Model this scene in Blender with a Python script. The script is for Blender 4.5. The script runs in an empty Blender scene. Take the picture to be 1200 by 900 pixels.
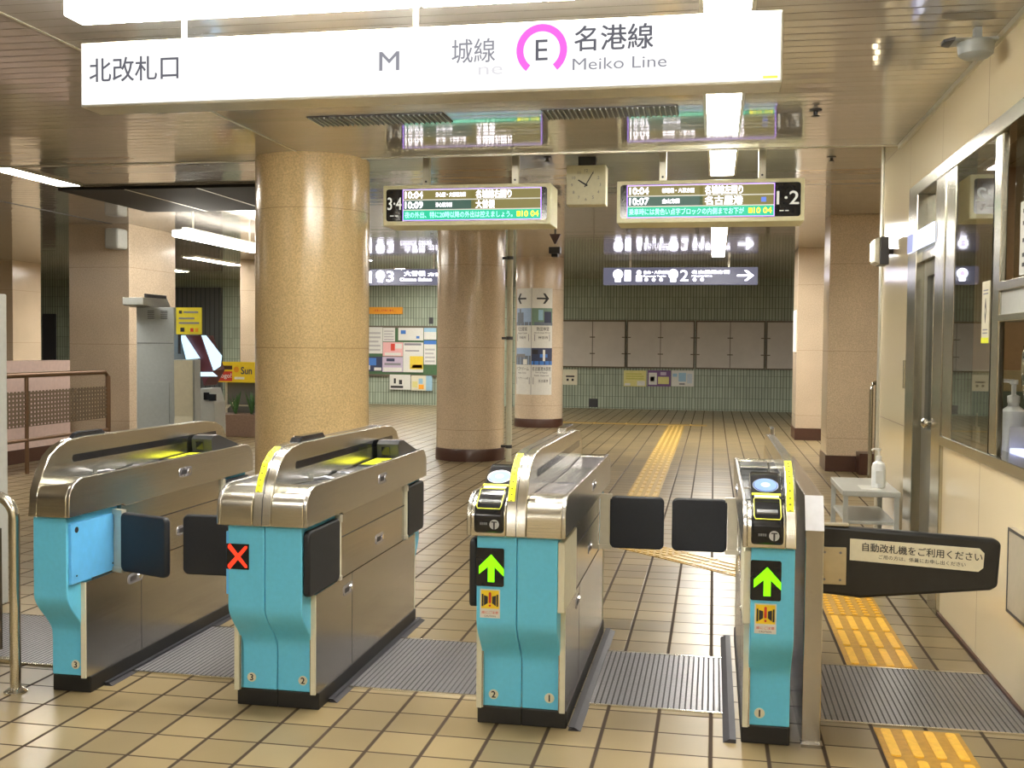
import bpy, bmesh, math, random
from mathutils import Matrix, Vector
random.seed(4)
C = bpy.context.scene
COL = C.collection
PI = math.pi

# ---------------------------------------------------------------- camera / world / exposure
F_PX, YAW, PITCH, ROLL, H = 1250.6, 0.18645, 0.03594, 0.009256, 1.41
def cam_axes():
    cy, sy, cp, sp = math.cos(YAW), math.sin(YAW), math.cos(PITCH), math.sin(PITCH)
    w = Vector((-sy*cp, cy*cp, -sp)); r = Vector((cy, sy, 0)); u = r.cross(w)
    cr, sr = math.cos(ROLL), math.sin(ROLL)
    return cr*r + sr*u, -sr*r + cr*u, w
R_, U_, W_ = cam_axes()
cd = bpy.data.cameras.new('camera'); cam = bpy.data.objects.new('camera', cd); COL.objects.link(cam)
cd.sensor_width = 36; cd.lens = F_PX*36/1200; cd.clip_end = 200
M = Matrix.Identity(4)
for i, a in enumerate((R_, U_, -W_)):
    for j in range(3): M[j][i] = a[j]
M.translation = Vector((0, 0, H)); cam.matrix_world = M
C.camera = cam
wd = bpy.data.worlds.new('world'); C.world = wd; wd.use_nodes = True
wd.node_tree.nodes['Background'].inputs[0].default_value = (1, .86, .66, 1)
wd.node_tree.nodes['Background'].inputs[1].default_value = .12
C.view_settings.view_transform = 'Standard'; C.view_settings.look = 'None'
C.view_settings.gamma = 1; C.view_settings.exposure = 0.86; C.view_settings.use_curve_mapping = False
LAMP = 24.0        # ceiling tubes
LAMP_COL = (1.0, .95, .86)

# ---------------------------------------------------------------- materials
def nt(name):
    m = bpy.data.materials.new(name); m.use_nodes = True
    return m, m.node_tree.nodes, m.node_tree.links, m.node_tree.nodes['Principled BSDF']
MATS = {}
def mat(name, col, rough=.5, metal=0, emit=None, es=1.0, coat=0, noise=0, nscale=30, bump=0, spec=.5, stretch=None):
    if name in MATS: return MATS[name]
    m, n, l, b = nt(name); MATS[name] = m
    b.inputs['Base Color'].default_value = (*col, 1); b.inputs['Roughness'].default_value = rough
    b.inputs['Metallic'].default_value = metal; b.inputs['Coat Weight'].default_value = coat
    b.inputs['Coat Roughness'].default_value = .08; b.inputs['Specular IOR Level'].default_value = spec
    if emit:
        b.inputs['Emission Color'].default_value = (*emit, 1); b.inputs['Emission Strength'].default_value = es
    tc = n.new('ShaderNodeTexCoord'); mp = n.new('ShaderNodeMapping'); l.new(tc.outputs['Object'], mp.inputs[0])
    if stretch: mp.inputs['Scale'].default_value = stretch
    tx = n.new('ShaderNodeTexNoise'); tx.inputs['Scale'].default_value = nscale; tx.inputs['Detail'].default_value = 3
    l.new(mp.outputs[0], tx.inputs['Vector'])
    k = noise if noise else .04
    r = n.new('ShaderNodeMapRange'); r.inputs[1].default_value = .3; r.inputs[2].default_value = .7
    r.inputs[3].default_value = 1-k; r.inputs[4].default_value = 1+k
    l.new(tx.outputs[0], r.inputs[0])
    mx = n.new('ShaderNodeVectorMath'); mx.operation = 'SCALE'; mx.inputs[0].default_value = col
    l.new(r.outputs[0], mx.inputs['Scale']); l.new(mx.outputs[0], b.inputs['Base Color'])
    if bump:
        bp = n.new('ShaderNodeBump'); bp.inputs['Strength'].default_value = bump; bp.inputs['Distance'].default_value = .002
        l.new(tx.outputs[0], bp.inputs['Height']); l.new(bp.outputs[0], b.inputs['Normal'])
    return m
steel   = mat('brushed_steel', (.62, .615, .59), .24, 1, noise=.06, nscale=3, bump=.12, stretch=(60, 1, 60))
steel_x = mat('brushed_steel_cap', (.70, .68, .60), .22, 1, noise=.05, nscale=3, bump=.12, stretch=(1, 60, 60))
steel_d = mat('panel_steel', (.50, .485, .455), .22, 1, noise=.05, nscale=3, bump=.06, stretch=(60, 1, 60))
chrome  = mat('chrome', (.8, .8, .78), .1, 1)
frame_s = mat('window_frame_steel', (.55, .53, .44), .22, 1, noise=.05, nscale=4, stretch=(40, 40, 1))
cyan    = mat('cyan_enamel', (.13, .56, .84), .36, 0, noise=.03, nscale=60, bump=.05)
cyan_l  = mat('light_blue_plate', (.13, .50, .95), .35)
cream_e = mat('cream_edge', (.62, .60, .46), .45)
black   = mat('black_plinth', (.012, .012, .012), .45)
rubber  = mat('charcoal_rubber', (.010, .012, .016), .55, noise=.1, nscale=80, bump=.1)
blackg  = mat('black_gloss', (.012, .013, .016), .12)
trayd   = mat('dark_tray', (.03, .033, .036), .3, 0)
trayg   = mat('grey_tray', (.20, .21, .22), .25, .6)
traysl  = mat('pale_tray', (.42, .43, .50), .18, .7)
yellow  = mat('yellow_sticker', (.80, .85, .02), .45)
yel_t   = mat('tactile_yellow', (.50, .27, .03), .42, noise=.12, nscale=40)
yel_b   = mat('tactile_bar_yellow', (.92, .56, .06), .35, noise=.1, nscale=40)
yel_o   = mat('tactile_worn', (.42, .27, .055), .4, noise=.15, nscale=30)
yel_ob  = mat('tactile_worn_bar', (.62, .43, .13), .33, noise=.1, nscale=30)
white   = mat('white', (.75, .75, .72), .5)
paper   = mat('paper', (.66, .66, .62), .6)
creamp  = mat('cream_paper', (.68, .65, .50), .6)
ink     = mat('ink', (.02, .02, .025), .5)
greyink = mat('grey_ink', (.22, .22, .24), .5)
red     = mat('red', (.6, .05, .03), .5)
blue    = mat('print_blue', (.05, .18, .55), .5)
lblue   = mat('print_light_blue', (.30, .50, .65), .5)
purple  = mat('print_purple', (.16, .08, .22), .5)
pink    = mat('print_pink', (.75, .42, .42), .5)
orange  = mat('orange', (.80, .34, .02), .5)
navy    = mat('navy', (.03, .04, .09), .5)
dkgreen = mat('dark_green_felt', (.07, .15, .07), .8)
brown_g = mat('brown_skirting', (.07, .03, .02), .3, noise=.2, nscale=120)
greypt  = mat('grey_paint', (.36, .39, .385), .45)
lgrey   = mat('light_grey_paint', (.42, .43, .40), .4)
dgrey   = mat('dark_grey', (.04, .04, .045), .4)
alum    = mat('aluminium', (.60, .58, .48), .35, .6)
pinkw   = mat('pink_marble', (.62, .47, .42), .3, noise=.06, nscale=20)
leaf    = mat('leaf', (.05, .13, .04), .45, noise=.3, nscale=30)
plast   = mat('bottle_plastic', (.78, .80, .80), .3)
planterm= mat('planter_brown', (.20, .13, .09), .6, noise=.15, nscale=40)
wood_y  = mat('board_panel', (.50, .47, .42), .5, noise=.05, nscale=4)
boardfr = mat('board_frame', (.13, .11, .08), .4, .3)
def emi(name, col, s): return mat(name, (col[0]*.2, col[1]*.2, col[2]*.2), .5, emit=col, es=s)
def emi0(name, col, s_): return mat(name, (0, 0, 0), 1, emit=col, es=s_, spec=0)
e_lamp  = emi('tube_light', LAMP_COL, LAMP)
e_lampf = emi('tube_light_far', LAMP_COL, LAMP*2.2)
e_sign  = emi0('sign_backlight', (1, .99, .97), .70)
e_green = emi('arrow_green', (.18, 1, .0), 1.2)
e_red   = emi('cross_red', (1, .035, .01), 1.0)
e_white = emi('screen_white', (1, .93, 1), 2.2)
e_wd    = emi('screen_white_dim', (.8, .78, .66), .45)
e_lcdg  = emi('screen_olive', (.20, .17, .05), .6)
e_lcdd  = emi('screen_dark_teal', (.04, .09, .07), .7)
e_teal  = emi('screen_teal', (.01, .34, .19), 1.0)
e_tealt = emi('screen_teal_text', (.35, 1, .72), 1.3)
e_yel   = emi('screen_yellow', (1, .85, .02), 1.2)
e_vio   = emi('screen_violet', (.42, .22, 1), 1.5)
e_disc  = emi('reader_disc', (.20, .34, 1.0), .75)
e_disc2 = emi('reader_disc_core', (.5, .7, 1.0), .9)
e_scr   = emi('kiosk_screen', (.50, .78, 1.0), .95)
e_blu   = emi('screen_blue', (.1, .18, .6), .8)
e_pict  = emi('guide_sign_white', (.86, .84, 1), 4.0)
e_gbase = emi('guide_sign_base', (.09, .09, .13), .8)
e_warm  = emi('warm_light', (1, .82, .5), 5)
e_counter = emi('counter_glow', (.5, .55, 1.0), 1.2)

def node_grid(n, l, coord, pitch, off, width):
    """1 inside the joint, plus the cell index"""
    a = n.new('ShaderNodeMath'); a.operation = 'SUBTRACT'; l.new(coord, a.inputs[0]); a.inputs[1].default_value = off
    d = n.new('ShaderNodeMath'); d.operation = 'DIVIDE'; l.new(a.outputs[0], d.inputs[0]); d.inputs[1].default_value = pitch
    f = n.new('ShaderNodeMath'); f.operation = 'FLOOR'; l.new(d.outputs[0], f.inputs[0])
    fr = n.new('ShaderNodeMath'); fr.operation = 'FRACT'; l.new(d.outputs[0], fr.inputs[0])
    h = n.new('ShaderNodeMath'); h.operation = 'SUBTRACT'; l.new(fr.outputs[0], h.inputs[0]); h.inputs[1].default_value = .5
    ab = n.new('ShaderNodeMath'); ab.operation = 'ABSOLUTE'; l.new(h.outputs[0], ab.inputs[0])
    mr = n.new('ShaderNodeMapRange'); mr.interpolation_type = 'SMOOTHSTEP'
    t = .5 - width/pitch/2
    mr.inputs[1].default_value = t - .2*width/pitch; mr.inputs[2].default_value = t + .2*width/pitch
    l.new(ab.outputs[0], mr.inputs[0])
    return mr.outputs[0], f.outputs[0]
def grid_mat(name, base, joint, axes, rough=.3, rvar=.05, cvar=.12, bump=.5, metal=0, tilt=0, coat=0, spots=0, spec=.5):
    """axes: list of (axis index, pitch, offset, joint width)"""
    m, n, l, b = nt(name); MATS[name] = m
    tc = n.new('ShaderNodeNewGeometry'); sx = n.new('ShaderNodeSeparateXYZ'); l.new(tc.outputs['Position'], sx.inputs[0])
    js, cs = [], []
    for ax, p, o, w in axes:
        j, c = node_grid(n, l, sx.outputs[ax], p, o, w); js.append(j); cs.append(c)
    J = js[0]
    for j in js[1:]:
        q = n.new('ShaderNodeMath'); q.operation = 'MAXIMUM'; l.new(J, q.inputs[0]); l.new(j, q.inputs[1]); J = q.outputs[0]
    cb = n.new('ShaderNodeCombineXYZ')
    for i, c in enumerate(cs[:2]): l.new(c, cb.inputs[i])
    wn = n.new('ShaderNodeTexWhiteNoise'); l.new(cb.outputs[0], wn.inputs[0])
    nz = n.new('ShaderNodeTexNoise'); nz.inputs['Scale'].default_value = 1.3; nz.inputs['Detail'].default_value = 5
    l.new(tc.outputs['Position'], nz.inputs['Vector'])
    mr = n.new('ShaderNodeMapRange'); l.new(wn.outputs[0], mr.inputs[0]); mr.inputs[3].default_value = 1-cvar; mr.inputs[4].default_value = 1+cvar
    m2 = n.new('ShaderNodeMapRange'); l.new(nz.outputs[0], m2.inputs[0]); m2.inputs[1].default_value = .3; m2.inputs[2].default_value = .7
    m2.inputs[3].default_value = 1-cvar*.7; m2.inputs[4].default_value = 1+cvar*.7
    mm = n.new('ShaderNodeMath'); mm.operation = 'MULTIPLY'; l.new(mr.outputs[0], mm.inputs[0]); l.new(m2.outputs[0], mm.inputs[1])
    sc = n.new('ShaderNodeVectorMath'); sc.operation = 'SCALE'; sc.inputs[0].default_value = base; l.new(mm.outputs[0], sc.inputs['Scale'])
    mx = n.new('ShaderNodeMix'); mx.data_type = 'RGBA'; l.new(J, mx.inputs[0]); l.new(sc.outputs[0], mx.inputs[6]); mx.inputs[7].default_value = (*joint, 1)
    l.new(mx.outputs[2], b.inputs['Base Color'])
    rr = n.new('ShaderNodeMapRange'); l.new(J, rr.inputs[0]); rr.inputs[3].default_value = rough; rr.inputs[4].default_value = .8
    l.new(rr.outputs[0], b.inputs['Roughness'])
    b.inputs['Metallic'].default_value = metal; b.inputs['Coat Weight'].default_value = coat; b.inputs['Specular IOR Level'].default_value = spec
    inv = n.new('ShaderNodeMath'); inv.operation = 'SUBTRACT'; inv.inputs[0].default_value = 1; l.new(J, inv.inputs[1])
    bp = n.new('ShaderNodeBump'); bp.inputs['Strength'].default_value = bump; bp.inputs['Distance'].default_value = .002
    l.new(inv.outputs[0], bp.inputs['Height'])
    if tilt:
        # every tile or slat lies at a very slightly different angle
        v = n.new('ShaderNodeVectorMath'); v.operation = 'SUBTRACT'; l.new(wn.outputs['Color'], v.inputs[0]); v.inputs[1].default_value = (.5, .5, .5)
        s2 = n.new('ShaderNodeVectorMath'); s2.operation = 'SCALE'; l.new(v.outputs[0], s2.inputs[0]); s2.inputs['Scale'].default_value = tilt
        ad = n.new('ShaderNodeVectorMath'); ad.operation = 'ADD'; l.new(bp.outputs[0], ad.inputs[0]); l.new(s2.outputs[0], ad.inputs[1])
        nm = n.new('ShaderNodeVectorMath'); nm.operation = 'NORMALIZE'; l.new(ad.outputs[0], nm.inputs[0])
        l.new(nm.outputs[0], b.inputs['Normal'])
    else: l.new(bp.outputs[0], b.inputs['Normal'])
    return m
floor_m = grid_mat('floor_tiles', (.235, .180, .092), (.035, .020, .010), [(0, .196, .011, .014), (1, .2, .093, .009)], rough=.31, cvar=.20, tilt=.005, spec=.42)
ceil_m  = grid_mat('ceiling_slats', (.62, .59, .555), (.12, .10, .08), [(1, .1, .02, .009)], rough=.07, cvar=.05, tilt=.012, bump=.35, metal=.4, spec=.8)
green_m = grid_mat('green_wall_tiles', (.33, .385, .30), (.07, .085, .06), [(0, .066, 0, .012), (2, .25, .03, .006)], rough=.35, cvar=.10)
panel_m = grid_mat('cream_enamel_panels', (.74, .64, .44), (.16, .11, .06), [(1, .98, .26, .006), (2, 1.84, .92, .006)], rough=.12, cvar=.02, bump=.3, spec=.7)
plain_m = grid_mat('cream_wall', (.5, .42, .29), (.2, .15, .1), [(0, 1.0, 0, .006), (2, .92, 0, .006)], rough=.3, cvar=.03)
mat_m   = grid_mat('ribbed_floor_plate', (.36, .36, .38), (.10, .10, .105), [(0, .022, 0, .006), (1, 0.006, 0, .0018)], rough=.28, cvar=.05, metal=.85, bump=.6)
shut_m  = grid_mat('shutter_slats', (.07, .075, .075), (.025, .03, .03), [(0, .12, 0, .02)], rough=.4, cvar=.05)
def granite(name, base, seam=True, sc=90, k=.16, rough=.2, seam_h=1.0):
    m, n, l, b = nt(name); MATS[name] = m
    g = n.new('ShaderNodeNewGeometry')
    a = n.new('ShaderNodeTexNoise'); a.inputs['Scale'].default_value = sc; a.inputs['Detail'].default_value = 4; l.new(g.outputs['Position'], a.inputs['Vector'])
    c = n.new('ShaderNodeTexNoise'); c.inputs['Scale'].default_value = 2.0; l.new(g.outputs['Position'], c.inputs['Vector'])
    r1 = n.new('ShaderNodeMapRange'); l.new(a.outputs[0], r1.inputs[0]); r1.inputs[1].default_value = .35; r1.inputs[2].default_value = .65; r1.inputs[3].default_value = 1-k; r1.inputs[4].default_value = 1+k
    r2 = n.new('ShaderNodeMapRange'); l.new(c.outputs[0], r2.inputs[0]); r2.inputs[1].default_value = .3; r2.inputs[2].default_value = .7; r2.inputs[3].default_value = .94; r2.inputs[4].default_value = 1.06
    q = n.new('ShaderNodeMath'); q.operation = 'MULTIPLY'; l.new(r1.outputs[0], q.inputs[0]); l.new(r2.outputs[0], q.inputs[1])
    s = n.new('ShaderNodeVectorMath'); s.operation = 'SCALE'; s.inputs[0].default_value = base; l.new(q.outputs[0], s.inputs['Scale'])
    sp = n.new('ShaderNodeSeparateXYZ'); l.new(g.outputs['Position'], sp.inputs[0])
    J, _ = node_grid(n, l, sp.outputs[2], seam_h, .38, .006)
    mx = n.new('ShaderNodeMix'); mx.data_type = 'RGBA'; l.new(J, mx.inputs[0]); l.new(s.outputs[0], mx.inputs[6]); mx.inputs[7].default_value = (base[0]*.7, base[1]*.65, base[2]*.6, 1)
    l.new(mx.outputs[2], b.inputs['Base Color'])
    b.inputs['Roughness'].default_value = rough; b.inputs['Specular IOR Level'].default_value = .6
    return m
gr_y = granite('yellow_granite', (.66, .49, .25))
gr_p = granite('pink_granite', (.58, .47, .345))
gr_b = granite('brown_granite', (.62, .49, .34))
def glass_mat():
    m, n, l, b = nt('window_glass'); MATS['glass'] = m
    b.inputs['Base Color'].default_value = (.9, .95, .92, 1); b.inputs['Roughness'].default_value = .01
    b.inputs['Transmission Weight'].default_value = 1; b.inputs['IOR'].default_value = 1.5
    return m
glass = glass_mat()
def mesh_panel_mat():
    m, n, l, b = nt('perforated_mesh')
    b.inputs['Base Color'].default_value = (.20, .15, .10, 1); b.inputs['Metallic'].default_value = .5; b.inputs['Roughness'].default_value = .4
    g = n.new('ShaderNodeNewGeometry'); s = n.new('ShaderNodeSeparateXYZ'); l.new(g.outputs['Position'], s.inputs[0])
    a, _ = node_grid(n, l, s.outputs[1], .06, 0, .026); c, _ = node_grid(n, l, s.outputs[2], .045, 0, .02)
    q = n.new('ShaderNodeMath'); q.operation = 'MAXIMUM'; l.new(a, q.inputs[0]); l.new(c, q.inputs[1]); l.new(q.outputs[0], b.inputs['Alpha'])
    return m
meshp = mesh_panel_mat()

# ---------------------------------------------------------------- mesh helpers
_tcache = {}
def text_geo(s, bold=0.0):
    if (s, bold) in _tcache: return _tcache[(s, bold)]
    cu = bpy.data.curves.new('t', 'FONT'); cu.body = s; cu.size = 1; cu.resolution_u = 3; cu.offset = bold
    ob = bpy.data.objects.new('t', cu); COL.objects.link(ob)
    dg = bpy.context.evaluated_depsgraph_get(); dg.update()
    me = bpy.data.meshes.new_from_object(ob.evaluated_get(dg))
    vs = [tuple(v.co) for v in me.vertices]; fs = [tuple(p.vertices) for p in me.polygons]
    bpy.data.objects.remove(ob); bpy.data.curves.remove(cu); bpy.data.meshes.remove(me)
    _tcache[(s, bold)] = (vs, fs); return vs, fs
class MB:
    def __init__(s): s.v, s.f, s.m, s.mats = [], [], [], []; s.fn = None; s.smooth = False
    def mi(s, m):
        if m not in s.mats: s.mats.append(m)
        return s.mats.index(m)
    def add(s, vs, fs, m):
        o = len(s.v); k = s.mi(m)
        s.v += [s.fn(*p) if s.fn else tuple(p) for p in vs]
        for f in fs: s.f.append([o+i for i in f]); s.m.append(k)
        return s
    def box(s, x0, x1, y0, y1, z0, z1, m):
        vs = [(x, y, z) for z in (z0, z1) for y in (y0, y1) for x in (x0, x1)]
        return s.add(vs, [(0, 2, 3, 1), (4, 5, 7, 6), (0, 1, 5, 4), (2, 6, 7, 3), (0, 4, 6, 2), (1, 3, 7, 5)], m)
    def prism(s, pts, ax, a0, a1, m):
        """pts in the plane across axis ax, in xyz order without ax"""
        def mk(p, a):
            return (a, p[0], p[1]) if ax == 0 else (p[0], a, p[1]) if ax == 1 else (p[0], p[1], a)
        n = len(pts)
        vs = [mk(p, a0) for p in pts] + [mk(p, a1) for p in pts]
        fs = [tuple(range(n)), tuple(range(2*n-1, n-1, -1))] + [(i, (i+1) % n, n+(i+1) % n, n+i) for i in range(n)]
        return s.add(vs, fs, m)
    def strip(s, pts, ax, a0, a1, th, m):
        """a thin band following an open profile"""
        q = []
        for i, p in enumerate(pts):
            a = pts[max(0, i-1)]; b = pts[min(len(pts)-1, i+1)]
            d = Vector((b[0]-a[0], b[1]-a[1])).normalized(); q.append((p[0]-d.y*th, p[1]+d.x*th))
        for i in range(len(pts)-1):
            s.prism([pts[i], pts[i+1], q[i+1], q[i]], ax, a0, a1, m)
        return s
    def tube(s, path, r, m, n=10, closed=False):
        P = [Vector(p) for p in path]; rings = []
        N = len(P)
        for i, p in enumerate(P):
            a = P[(i-1) % N] if closed or i else P[0]; b = P[(i+1) % N] if closed or i < N-1 else P[-1]
            t = (b-a).normalized(); up = Vector((0, 0, 1)) if abs(t.z) < .9 else Vector((1, 0, 0))
            e1 = t.cross(up).normalized(); e2 = t.cross(e1)
            rr = r[i] if isinstance(r, (list, tuple)) else r
            rings.append([p + e1*rr*math.cos(2*PI*k/n) + e2*rr*math.sin(2*PI*k/n) for k in range(n)])
        vs = [tuple(q) for g in rings for q in g]; fs = []
        for i in range(N if closed else N-1):
            j = (i+1) % N
            for k in range(n): fs.append((i*n+k, i*n+(k+1) % n, j*n+(k+1) % n, j*n+k))
        if not closed: fs += [tuple(range(n)), tuple((N-1)*n+k for k in range(n))]
        return s.add(vs, fs, m)
    def lathe(s, prof, cx, cy, m, n=48):
        vs = [(cx+r*math.cos(2*PI*k/n), cy+r*math.sin(2*PI*k/n), z) for r, z in prof for k in range(n)]
        fs = [(i*n+k, i*n+(k+1) % n, (i+1)*n+(k+1) % n, (i+1)*n+k) for i in range(len(prof)-1) for k in range(n)]
        fs += [tuple(range(n)), tuple((len(prof)-1)*n+k for k in range(n))]
        return s.add(vs, fs, m)
    def disc_y(s, cx, cz, r, y0, y1, m, n=24, sz=1):
        return s.prism([(cx+r*math.cos(2*PI*k/n), cz+sz*r*math.sin(2*PI*k/n)) for k in range(n)], 1, y0, y1, m)
    def rrect_y(s, x0, x1, z0, z1, r, y0, y1, m):
        return s.prism(rrect(x0, x1, z0, z1, r), 1, y0, y1, m)
    def text(s, t, x0, x1, zc, h, y, m, bold=0.0, th=.001, align='c', stretch=True, face=-1):
        """writing on a plane that faces -y; x0..x1 the width it fills (or the limit), zc its middle, h its height"""
        vs, fs = text_geo(t)
        if not vs: return s
        a0, a1 = min(v[0] for v in vs), max(v[0] for v in vs); b0, b1 = min(v[1] for v in vs), max(v[1] for v in vs)
        sy = h/max(b1-b0, 1e-6); sx = (x1-x0)/(a1-a0)
        if not stretch: sx = min(sx, sy)
        w = (a1-a0)*sx; ox = {'c': (x0+x1)/2-w/2, 'l': x0, 'r': x1-w}[align]
        for i, (du, dv) in enumerate([(0, 0)] if bold <= .004 else [(-1, -.4), (1, -.4), (0, .8)]):
            V = [(ox+(v[0]-a0+du*bold)*sx, y-.00005*i, zc-h/2+(v[1]-b0+dv*bold)*sy) for v in vs]
            s.add(V, fs, m)
        return s
    def build(s, name, parent=None, bevel=0, seg=2, smooth=None, loc=None):
        me = bpy.data.meshes.new(name); me.from_pydata(s.v, [], s.f)
        for m in s.mats: me.materials.append(m)
        me.polygons.foreach_set('material_index', s.m)
        bm = bmesh.new(); bm.from_mesh(me); bmesh.ops.recalc_face_normals(bm, faces=bm.faces); bm.to_mesh(me); bm.free()
        if smooth is not None:
            for p in me.polygons: p.use_smooth = True
            try: me.set_sharp_from_angle(angle=math.radians(smooth))
            except Exception: pass
        o = bpy.data.objects.new(name, me); COL.objects.link(o)
        if parent is not None:
            o.parent = parent; o.matrix_parent_inverse = Matrix.Translation(-Vector(parent.location))
        if bevel:
            b = o.modifiers.new('bevel', 'BEVEL'); b.width = bevel; b.segments = seg; b.limit_method = 'ANGLE'; b.angle_limit = math.radians(40)
            b.harden_normals = False
        return o
def rrect(x0, x1, z0, z1, r, k=5):
    out = []
    for cx, cz, a in ((x1-r, z1-r, 0), (x0+r, z1-r, 90), (x0+r, z0+r, 180), (x1-r, z0+r, 270)):
        for i in range(k+1):
            t = math.radians(a+90*i/k); out.append((cx+r*math.cos(t), cz+r*math.sin(t)))
    return out
def arc(cx, cy, r, a0, a1, k=8, ry=None):
    ry = ry or r
    return [(cx+r*math.cos(math.radians(a0+(a1-a0)*i/k)), cy+ry*math.sin(math.radians(a0+(a1-a0)*i/k))) for i in range(k+1)]
def thing(name, label, cat, loc, group=None):
    o = bpy.data.objects.new(name, None); COL.objects.link(o); o.location = loc; o.empty_display_size = .1
    o['label'] = label; o['category'] = cat
    if group: o['group'] = group
    return o
def tag(o, label, cat, group=None):
    o['label'] = label; o['category'] = cat
    if group: o['group'] = group
    return o
def struct(o): o['kind'] = 'structure'; return o
bpy.context.view_layer.update()

# ================================================================ SETTING
ZC1, ZC2, YS = 2.77, 2.94, 7.52
XW = 1.2
struct(MB().box(-22, 6, -5, 24.4, -.2, 0, floor_m).build('floor'))
struct(MB().box(-22, 6, -5, YS, ZC1, ZC1+.3, ceil_m).build('ceiling'))
struct(MB().box(-22, 6, YS, 24.4, ZC2, ZC2+.2, ceil_m).build('ceiling'))
struct(MB().box(-22, 1.2, YS-.02, YS+.012, ZC1-.006, ZC1+.04, alum).build('trim_1'))
struct(MB().box(-2.932, -2.918, -5, YS-.02, ZC1-.004, ZC1+.01, alum).build('trim_2'))
struct(MB().box(-7.71, -7.69, YS+.02, 24.1, ZC2-.004, ZC2+.01, dgrey).build('trim_3'))
struct(MB().box(-22, 6, 24.2, 24.4, 0, ZC2, green_m).build('wall_far'))
struct(MB().box(-22.2, -22, -5, 24.4, 0, ZC2, plain_m).build('wall_left'))
struct(MB().box(-22, 6, -5.2, -5, 0, ZC2, plain_m).build('wall_back'))
struct(MB().box(6, 6.2, -5, 24.4, 0, ZC2, plain_m).build('wall_east'))
# right wall of the staff office
w = MB(); w.box(XW, XW+.1, -5, 6.18, 0, .915, panel_m); w.box(XW, XW+.1, -5, 7.02, 2.40, ZC1, panel_m)
w.box(XW, XW+.1, 7.02, 8.25, 0, ZC1, panel_m); w.box(XW, XW+.1, YS+.02, 8.25, ZC1, ZC2, panel_m)
w.box(XW, XW+.1, -5, 3.0, .915, 2.40, panel_m)
w.box(XW+.1, 6, 8.15, 8.25, 0, ZC2, panel_m)
w.box(XW+.012, XW+.1, 3.0, 6.18, .905, .95, frame_s)
struct(w.build('wall_right'))
struct(MB().box(XW-.012, XW, -5, 6.2, 0, .016, brown_g).box(XW-.012, XW, 7.0, 8.25, 0, .016, brown_g).build('baseboard_right'))
struct(MB().box(XW-.018, XW, -5, 7.5, ZC1-.028, ZC1, alum).build('trim_4'))
struct(MB().box(XW-.012, XW+.02, 8.17, 8.262, 0, ZC1+.15, alum).build('trim_5', bevel=.003))
# office interior
o = MB(); o.box(3.6, 3.7, 1.0, 8.15, 0, 2.77, plain_m); o.box(1.3, 3.7, .9, 1.0, 0, 2.77, plain_m)
o.box(1.3, 3.6, 8.07, 8.15, 0, 2.70, mat('office_brown', (.46, .32, .19), .5))
struct(o.build('wall_office'))
# windows and door
g = MB(); g.box(XW-.02, XW+.1, 3.0, 7.02, 2.335, 2.405, frame_s)
g.box(XW-.02, XW+.1, 3.0, 5.96, .905, .955, frame_s)
g.box(XW-.015, XW+.09, 5.72, 5.95, .955, 2.335, frame_s)
win = struct(g.build('window_1', bevel=.003))
MB().box(XW-.012, XW-.006, 4.98, 5.73, .955, 2.335, glass).build('pane', win)
MB().box(XW-.01, XW+.018, 4.86, 4.99, .955, 2.335, frame_s).build('window_frame', win, bevel=.006)
g = MB(); g.box(XW-.015, XW+.09, 3.0, 4.86, 1.66, 1.70, frame_s); g.box(XW+.0, XW+.07, 3.0, 4.86, 1.56, 1.66, lgrey); g.box(XW-.015, XW+.09, 3.0, 4.86, 1.53, 1.56, frame_s)
win2 = struct(g.build('window_2', bevel=.003))
MB().box(XW+.045, XW+.05, 3.0, 4.86, 1.70, 2.335, glass).build('pane', win2)
g = MB(); g.box(XW-.02, XW+.09, 5.95, 6.18, 0, 2.335, frame_s); g.box(XW-.02, XW+.09, 6.74, 7.02, 0, 2.335, frame_s); g.box(XW, XW+.08, 6.18, 6.74, 1.93, 1.99, frame_s)
d1 = struct(g.build('door_1', bevel=.004))
g = MB(); dm = mat('door_grey', (.20, .20, .17), .3, .5)
g.box(XW+.03, XW+.07, 6.18, 6.74, .02, .94, dm); g.box(XW+.03, XW+.07, 6.18, 6.27, .94, 1.93, dm); g.box(XW+.03, XW+.07, 6.65, 6.74, .94, 1.93, dm); g.box(XW+.03, XW+.07, 6.27, 6.65, 1.84, 1.93, dm)
g.build('door_leaf', d1, bevel=.002)
MB().box(XW+.048, XW+.052, 6.27, 6.65, .94, 1.84, glass).build('pane', d1)
MB().box(XW+.04, XW+.046, 6.18, 6.74, 1.99, 2.335, glass).build('pane', d1)
k = MB(); k.tube([(XW+.03, 6.25, 1.0), (XW-.03, 6.25, 1.0)], .012, chrome); k.tube([(XW-.06, 6.25, 1.0), (XW-.045, 6.25, 1.0), (XW-.03, 6.25, 1.0), (XW-.022, 6.25, 1.0)], [.012, .028, .028, .015], chrome, 16)
k.build('door_handle', d1, smooth=40)

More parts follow.
